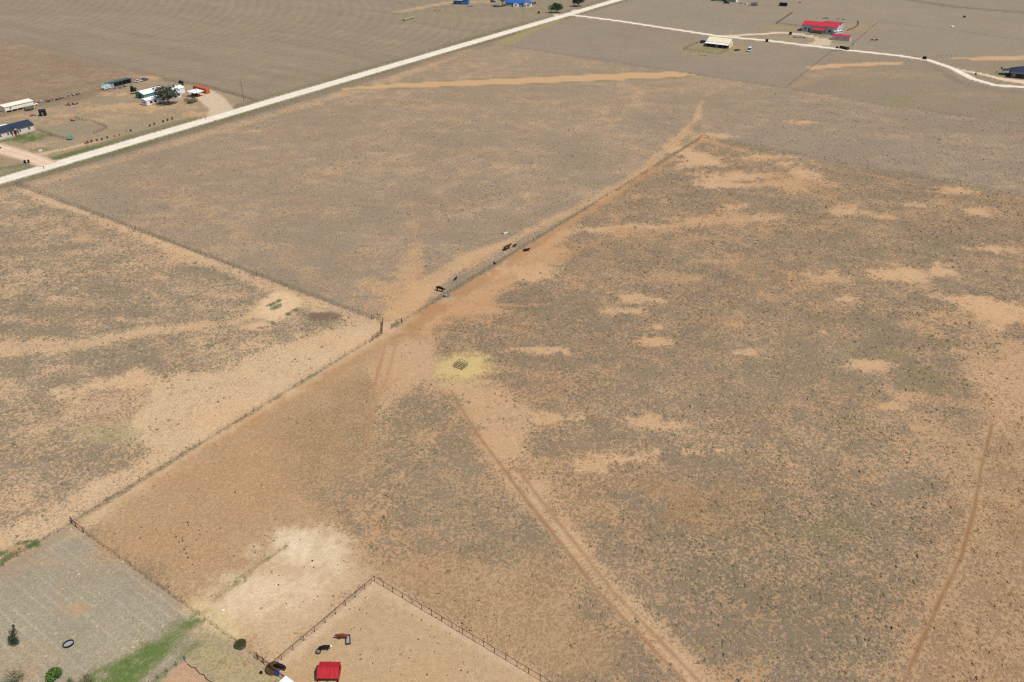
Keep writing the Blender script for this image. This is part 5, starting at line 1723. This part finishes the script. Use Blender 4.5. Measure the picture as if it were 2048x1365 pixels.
MB().box(-.7, .7, -.4, .4, 0, .55).build('body', WHITE, root)
MB().slab([(-.76, -.46, .62), (.76, -.46, .62), (.76, .46, .68), (-.76, .46, .68)], .06).build('lid', mat('pale_lid', (200, 206, 204), .5), root)
root = thing('green_canopy', 'green canopy frame at the corner of the netted pen', 'canopy', at(141, 280), R(20))
gt = mat('green_tarp', (76, 130, 112), .7, .15)
for x in (-1, 1):
    for y in (-.7, .7):
        MB().tube((x, y, 0), (x, y, 1.9), .04).build('pole', DKSTEEL, root)
MB().slab([(-1.1, -.8, 1.0), (1.1, -.8, 1.0), (1.1, .8, 1.95), (-1.1, .8, 1.95)], .03).build('tarp', gt, root)

# ================================================================== the right-hand farm
REDR = metal_roof('red_barn_roof', (190, 46, 56), .5, .15)
REDD = metal_roof('dull_red_roof', (160, 52, 72), .55, .15)
BARNW = mat('grey_barn_metal', (178, 180, 184), .55, .06)
def barn():
    a = at(1602.8, 63)
    root = thing('big_barn', 'big grey metal barn with bright red roof', 'barn', a, R(-31))
    L, D, H = 24.5, 11.0, 4.9
    gable(root, L, D, H, 1.6, BARNW, REDR, .35)
    # rear wing on the right half
    x0, x1 = L * .52, L
    MB().add([(x0, D + .01, 0), (x1 - .02, D + .01, 0), (x1 - .02, D + 9, 0), (x0, D + 9, 0), (x0, D + .01, H + .9), (x1 - .02, D + .01, H + .9), (x1 - .02, D + 9, H + .2), (x0, D + 9, H + .2)],
             [(0, 3, 7, 4), (1, 2, 6, 5), (2, 3, 7, 6)]).build('rear_wall', BARNW, root)
    for k in range(4):
        xa, xb = x0 - .2 + k * (x1 - x0 + .5) / 4 + .01, x0 - .2 + (k + 1) * (x1 - x0 + .5) / 4 - .01
        MB().slab([(xa, D * .56, H + 1.75), (xb, D * .56, H + 1.75), (xb, D + 9.3, H + .5), (xa, D + 9.3, H + .5)], .1).build('rear_roof_panel', REDD, root)
    trim = mat('dark_trim', (96, 100, 108), .6)
    for x in (0, 8.2, 16.2, L):
        MB().box(x - .12, x + .12, -.08, -.002, 0, H - .15).build('trim', trim, root)
    window(root, 2.0, 3.0, 1.5, 2.7, -.001, -1, trim)
    door(root, 4.6, 5.8, 2.5, -.002, mat('dark_blue_door', (52, 58, 76), .6))
    window(root, 19.0, 20.4, 1.3, 2.7, -.001, -1, trim)
    door(root, 3.0, 6.4, 4.0, L + .002, mat('white_barn_door', (214, 216, 218), .6), 1, 'y')
    window(root, 8.0, 9.2, 1.6, 2.8, L + .001, 1, trim, 'y')
    MB().slab([(7.6, -3.0, 2.5), (16.4, -3.0, 2.5), (16.4, -.09, 3.4), (7.6, -.09, 3.4)], .12).build('porch_roof', REDR, root)
    for x in (7.8, 10.6, 13.4, 16.2):
        MB().box(x - .09, x + .09, -2.85, -2.67, 0, 2.42).build('porch_post', WOOD, root)
barn()
def red_small():
    a = at(1663, 80)
    root = thing('red_roofed_shed', 'small long shed with red roof right of the big barn', 'shed', a, R(-31))
    gable(root, 12.0, 4.2, 2.9, .7, mat('pale_beige_metal', (196, 190, 180), .6, .06), metal_roof('crimson_roof', (196, 34, 66), .5, .08), .2)
    door(root, 1.6, 2.6, 2.2, 12.002, WHITE, 1, 'y')
    window(root, 3, 4, 1.2, 2.0, -.001)
    window(root, 8, 9, 1.2, 2.0, -.001)
red_small()
stock_trailer('gooseneck_trailer', 'long white trailer parked between the big barn and the red roofed shed', (1674, 70), R(25), 7.4, 2.3, 2.7, WHITE)
pole('white flag pole at the lit end of the big barn', (1686, 66), 5.4, 0, m=WHITE)
barrel('fuel_tank', 'dark fuel tank behind the small red roofed shed', (1696, 76), .8, 1.7, mat('tank_dark', (54, 50, 52), .5), 'tank')
def crate_thing(name, label, px, rz, L, W, H, m, cat, lid=True):
    root = thing(name, label, cat, at(*px), rz)
    MB().box(-L / 2, L / 2, -W / 2, W / 2, .12, H).build('body', m, root)
    for x in (-L / 2 + .1, L / 2 - .1):
        MB().box(x - .08, x + .08, -W / 2 - .05, W / 2 + .05, 0, .12).build('skid', DKSTEEL, root)
    s = MB()
    for k in range(max(2, int(L / .6))):
        x = -L / 2 + .2 + k * (L - .4) / max(1, int(L / .6) - 1)
        s.box(x - .05, x + .05, -W / 2 - .06, -W / 2, .2, H - .1)
    s.build('rib', m, root)
    if lid:
        MB().slab([(-L / 2 - .06, -W / 2 - .08, H + .1), (L / 2 + .06, -W / 2 - .08, H + .1), (L / 2 + .06, W / 2 + .06, H + .2), (-L / 2 - .06, W / 2 + .06, H + .2)], .08).build('lid', m, root)
    return root
crate_thing('black_bin', 'black bin beside the lane right of the cream roofed house', (1533.5, 84), R(-30), 1.7, 1.3, 1.5, BLACK, 'bin')
crate_thing('black_bin', 'black bin beside the loop drive in front of the big barn', (1580.5, 69.5), R(-10), 1.8, 1.4, 1.5, BLACK, 'bin')
crate_thing('black_bin', 'black and white box beside the lane at the right', (1848.5, 119), R(-20), 2.2, 1.6, 1.5, BLACK, 'bin')
crate_thing('dumpster', 'long dark green dumpster by the cattle guard', (1688.5, 98.5), R(-62), 6.5, 2.2, 1.5, mat('dark_green_steel', (34, 44, 36), .6), 'dumpster', False)
crate_thing('feed_bin', 'small dark feed box left of the dumpster', (1674, 97), R(-10), 1.2, 1.0, .9, BLACK, 'box')
crate_thing('dark_crate', 'small dark crate alone in the far right field', (1928.5, 35.5), R(0), 1.6, 1.2, 1.1, mat('dark_blue_crate', (60, 64, 80), .6), 'crate')
crate_thing('white_crate', 'white crate alone in the far right field', (1904.5, 55), R(15), 2.2, 1.2, .8, WHITE, 'crate')
junk('scrap_heap', 'blue grey machinery scrap inside the loop drive', (1597, 76), R(-10), 14, 4.5, 12, ((92, 100, 120), (70, 74, 88), (140, 140, 146)))
junk('scrap_heap', 'pale clutter behind the big barn', (1668, 38.5), R(-20), 12, 9.0, 13, JC)
def cream_house():
    a = at(1410, 93.5)
    root = thing('cream_house', 'cream roofed house with deep shaded front porch', 'house', a, R(-31))
    L, D, P = 15.5, 9.0, 2.8
    cw = mat('cream_wall', (214, 196, 168), .7, .06)
    cr = metal_roof('cream_roof', (224, 212, 176), .55, .05)
    gable(root, L, D, 3.1, 2.1, cw, cr, .3, 'x', 0, P)
    MB().slab([(-.4, -.2, 2.35), (L + .2, -.2, 2.35), (L + .2, P - .35, 2.85), (-.4, P - .35, 2.85)], .1).build('porch_roof', WHITESHEET, root)
    for k in range(6):
        x = .1 + k * (L - .3) / 5
        MB().box(x - .07, x + .07, 0, .14, 0, 2.26).build('porch_post', WOOD, root)
    MB().box(-.2, L, .0, P - .01, 0, .18).build('porch_floor', WOOD, root)
    dk = mat('porch_shade_brown', (60, 52, 50), .8)  # porch shade put into the colour of a panel over the cream wall
    MB().box(.05, L - .05, P - .06, P - .012, .2, 2.3).build('porch_shade_panel', dk, root)
    window(root, 2.4, 3.6, 1.0, 2.0, P - .061)
    window(root, 10.4, 11.6, 1.0, 2.0, P - .061)
    door(root, 6.6, 7.6, 2.2, P - .062, WHITE)
    window(root, P + 3.6, P + 4.6, 1.2, 2.2, L + .001, 1, WHITE, 'y')
cream_house()
t = thing('parked_car', 'dark purple car parked at the left end of the cream roofed house', 'car', at(1407, 86), R(35))
car(t, mat('dark_purple_paint', (44, 38, 62), .3, .1, spec=.5), 4.9, 1.95, 'suv')
t = thing('white_van', 'white and pale blue van parked right of the cream roofed house', 'van', at(1499, 102.5), R(-118))
car(t, mat('pale_blue_white_paint', (206, 218, 230), .35, .06, spec=.5), 6.2, 2.2, 'van')
stock_trailer('flat_trailer', 'low brown flat trailer between the cream house and the van', (1474, 101.5), R(30), 4.4, 2.0, .6, WOOD, .55, False)
log('timber_pile', 'pale timber lying below the cream house yard fence', (1398, 110), (1416, 113), .25, mat('pale_timber', (170, 158, 140), .9, .2), 'timber', .3, 6)
def dark_house():
    a = at(2020, 156)
    root = thing('dark_house', 'dark blue roofed house cut by the right edge', 'house', a, R(-24))
    wm = mat('dark_brick', (92, 74, 74), .85, .15, 5)
    L, D, H = 22.0, 12.0, 3.0
    MB().box(0, L, 0, D, 0, H).build('wall', wm, root)
    o_, z, r = .5, H + .05, 3.0
    e = [(-o_, -o_, z), (L + o_, -o_, z), (L + o_, D + o_, z), (-o_, D + o_, z)]
    r0, r1 = (D / 2, D / 2, z + r), (L - D / 2, D / 2, z + r)
    MB().add(e + [r0, r1], [(0, 1, 5, 4), (1, 2, 5), (2, 3, 4, 5), (3, 0, 4), (3, 2, 1, 0)]).build('roof', NAVY, root)
    MB().box(-o_ - .05, L + o_ + .05, -o_ - .06, -o_ - .005, z - .2, z + .04).build('fascia', mat('pale_fascia', (150, 156, 168), .6), root)
    MB().slab([(-4.2, 5.0, 2.6), (-.6, 5.0, 3.1), (-.6, 10.6, 3.1), (-4.2, 10.6, 2.6)], .12).build('side_porch_roof', NAVY, root)
    for y in (5.2, 10.4):
        MB().box(-4.1, -3.95, y - .08, y + .08, 0, 2.45).build('porch_post', WOOD, root)
    door(root, 3.0, 6.2, 2.4, -.002, mat('dark_garage_door', (40, 38, 46), .6))
    window(root, 8, 9.4, 1.1, 2.2, -.001)
    window(root, 1.0, 2.0, 1.1, 2.2, -.001)
dark_house()
barrel('yard_barrel', 'dark barrel on the green driveway island at the right', (1951, 150), .45, 1.1, BLACK)
barrel('rust_barrel', 'rusty barrel in the yard left of the dark blue roofed house', (2003, 138), .4, 1.2, mat('rust_drum', (112, 66, 50), .8, .2))
bush('yard_shrub', 'thin upright shrub in the yard left of the dark blue roofed house', (1992, 147), 1.7, .4, 90, .12, ((70, 72, 54), (56, 60, 44)), 71)
# corner gate posts on the lane and small fences
pipe_fence('pipe_fence', 'short pipe fence beside the black and white box on the lane', [(1822, 117), (1838, 118)], 2.5, rails=(1.3, .7), cables=(), rail_r=.05)
pipe_fence('pipe_fence', 'short pipe fence at the start of the far right bladed strip', [(1872, 116), (1912, 114)], 4.0, rails=(1.3,), cables=(), rail_r=.05)

# ================================================================== along the top of the picture
def blue_house():
    BLUE = metal_roof('cobalt_roof', (40, 92, 168), .45, .08)
    root = thing('blue_roofed_house', 'white house with cobalt blue roof at the top edge', 'house', at(1011, 13), R(-8))
    gable(root, 15.0, 9.0, 3.0, 2.4, mat('blue_grey_wall', (120, 140, 158), .7, .06), BLUE, .4)
    gable(root, 4.2, 3.0, 2.9, 1.2, WHITE, BLUE, .25, 'y', 7.0, -3.0)
    gable(root, 6.0, 8.0, 3.0, 1.8, WHITE, BLUE, .3, 'y', 15.6, -2.4)
    window(root, 2.0, 3.4, 1.0, 2.2, -.001)
    window(root, 8.4, 9.6, 1.0, 2.2, -3.001)
    door(root, 16.2, 17.2, 2.2, -2.402, mat('teal_door', (60, 110, 110), .6))
    window(root, 18.6, 20.2, 1.0, 2.2, -2.401)
    MB().box(-.04, 7.0, -.06, -.002, 0, .4).build('skirting', SKIRT, root)
blue_house()
pipe_fence('board_fence', 'orange brown board fence right of the blue roofed house', [(1061, 10), (1072, 8)], 1.2, rails=(1.5, 1.2, .9, .6, .3), cables=(), post=M_FPOST, rail_r=.13)
def blue_shed():
    root = thing('blue_grey_shed', 'blue grey corrugated shed at the top edge', 'shed', at(907, 9), R(-14))
    bw = mat('blue_steel', (88, 112, 134), .55, .12, 2)
    gable(root, 8.0, 6.0, 3.2, .5, bw, metal_roof('pale_steel_roof', (168, 182, 192), .5, .08), .2)
    gable(root, 4.6, 5.0, 4.2, .5, mat('bright_blue_wall', (70, 110, 160), .6, .1), metal_roof('pale_steel_roof', (168, 182, 192)), .2, 'x', 8.05, .3)
    door(root, .6, 2.6, 2.5, -.002, mat('dark_blue_door', (52, 58, 76)))
    for x in (3.4, 5.2):
        MB().box(x, x + 1.4, -.05, -.002, .3, 2.5).build('panel', mat('deep_blue_panel', (56, 78, 104), .6), root)
blue_shed()
junk('scrap_heap', 'clutter with a teal tank at the foot of the blue grey shed', (942, 14), R(-20), 10, 3.0, 14, ((60, 110, 116), (70, 40, 44), (130, 104, 84)))
t = thing('parked_car', 'dark green car parked left of the tree beside the blue roofed house', 'car', at(986, 5), R(5))
car(t, mat('dark_green_paint', (62, 74, 70), .4, .1), 4.8, 1.9, 'suv')
FG = ((58, 84, 50), (76, 104, 62), (44, 66, 42))
tree('yard_tree', 'dark branching tree left of the blue roofed house at the top edge', (1005, 14), 11, 6.5, 1900, .36, ((64, 74, 56), (50, 60, 46), (84, 92, 70)), .35, .3, 51, 11)
tree('yard_tree', 'bright green bushy tree beside the county road at the top', (1112, 26), 7.6, 6.2, 2300, .38, FG, .12, .25, 52, 12)
tree('yard_tree', 'dark green tree left of the road at the top edge', (1157, 13.5), 8.5, 5.2, 1900, .38, ((46, 70, 48), (60, 88, 56), (36, 54, 40)), .12, .25, 53, 11)
for i in range(7):
    p = at(808.5, 42.5).lerp(at(826, 37.5), i / 6)
    root = thing('round_bale', ('first', 'second', 'third', 'middle', 'fifth', 'sixth', 'last')[i] + ' round hay bale from the left in the row by the ploughed field', 'hay bale', (p.x, p.y, .02), R(57) , 'row of round hay bales')
    hb = mat('weathered_hay', (150, 144, 122), .95, .2, 4)
    mb = MB()
    prof = [(-.78, .70), (-.74, .80), (0, .83), (.74, .80), (.78, .70)]
    n = 16
    vs = []
    for x, r in prof:
        for k in range(n):
            vs.append((x, r * math.cos(6.2832 * k / n), .83 + r * math.sin(6.2832 * k / n)))
    fs = []
    for a in range(4):
        fs += [(a * n + k, a * n + (k + 1) % n, (a + 1) * n + (k + 1) % n, (a + 1) * n + k) for k in range(n)]
    fs += [tuple(range(n)), tuple(range(4 * n, 5 * n))]
    mb.add(vs, fs).build('bale', hb, root)
    for x in (-.4, 0, .4):
        MB().add([(x + dx, .845 * math.cos(6.2832 * k / n), .83 + .845 * math.sin(6.2832 * k / n)) for dx in (-.03, .03) for k in range(n)], [(k, (k + 1) % n, n + (k + 1) % n, n + k) for k in range(n)]).build('twine', mat('twine', (190, 182, 160), .9), root)
crate_thing('red_box', 'dark red box beside the far driveway left of the road', (1077.5, 27.5), R(0), 1.8, 1.3, 1.3, mat('dark_red_box', (92, 32, 32), .6), 'box')
def top_building():
    root = thing('sage_building', 'sage green metal building cut by the top edge', 'building', at(1428, 2.5), R(-24))
    gable(root, 18.5, 10, 4.6, 1.2, mat('sage_wall', (124, 142, 132), .6, .06), metal_roof('sage_roof', (150, 160, 150), .5, .06), .3)
    door(root, 7.0, 10.0, 3.0, -.002, mat('dark_door', (44, 46, 50), .6))
    MB().box(18.55, 18.7, .2, 9.8, 0, 4.4).build('end_cladding', WHITE, root)
top_building()
t = thing('parked_car', 'dark car parked in front of the sage green building', 'car', at(1453, 7.5), R(-20))
car(t, BLACK, 4.8, 1.9, 'suv')
junk('scrap_heap', 'white and grey clutter right of the sage green building', (1484, 8), R(-10), 16, 4.5, 15, ((220, 220, 218), (180, 180, 184), (90, 96, 112), (150, 130, 120)))
stock_trailer('blue_trailer', 'blue box trailer with white front right of the sage green building', (1508, 11.5), R(-12), 5.2, 2.3, 2.6, mat('trailer_blue', (62, 92, 140), .5, .1))
crate_thing('black_container', 'black container standing alone near the top right of centre', (1566, 12.5), R(-22), 6.4, 2.4, 2.4, mat('black_blue_steel', (30, 34, 44), .5), 'container')
junk('scrap_heap', 'small dark implement lying in the field right of the black container', (1599, 6), R(-10), 5, 1.6, 16, ((70, 66, 66), (96, 90, 84)))
junk('scrap_heap', 'pale brush heap in the far plot left of the tree', (881, 22), R(0), 12, 5.0, 17, ((196, 168, 150), (150, 124, 112), (120, 100, 92)))
junk('scrap_heap', 'pale plank heap in the far plot below the blue grey shed', (912, 29), R(0), 6, 2.5, 18, ((206, 196, 190), (150, 124, 112)))
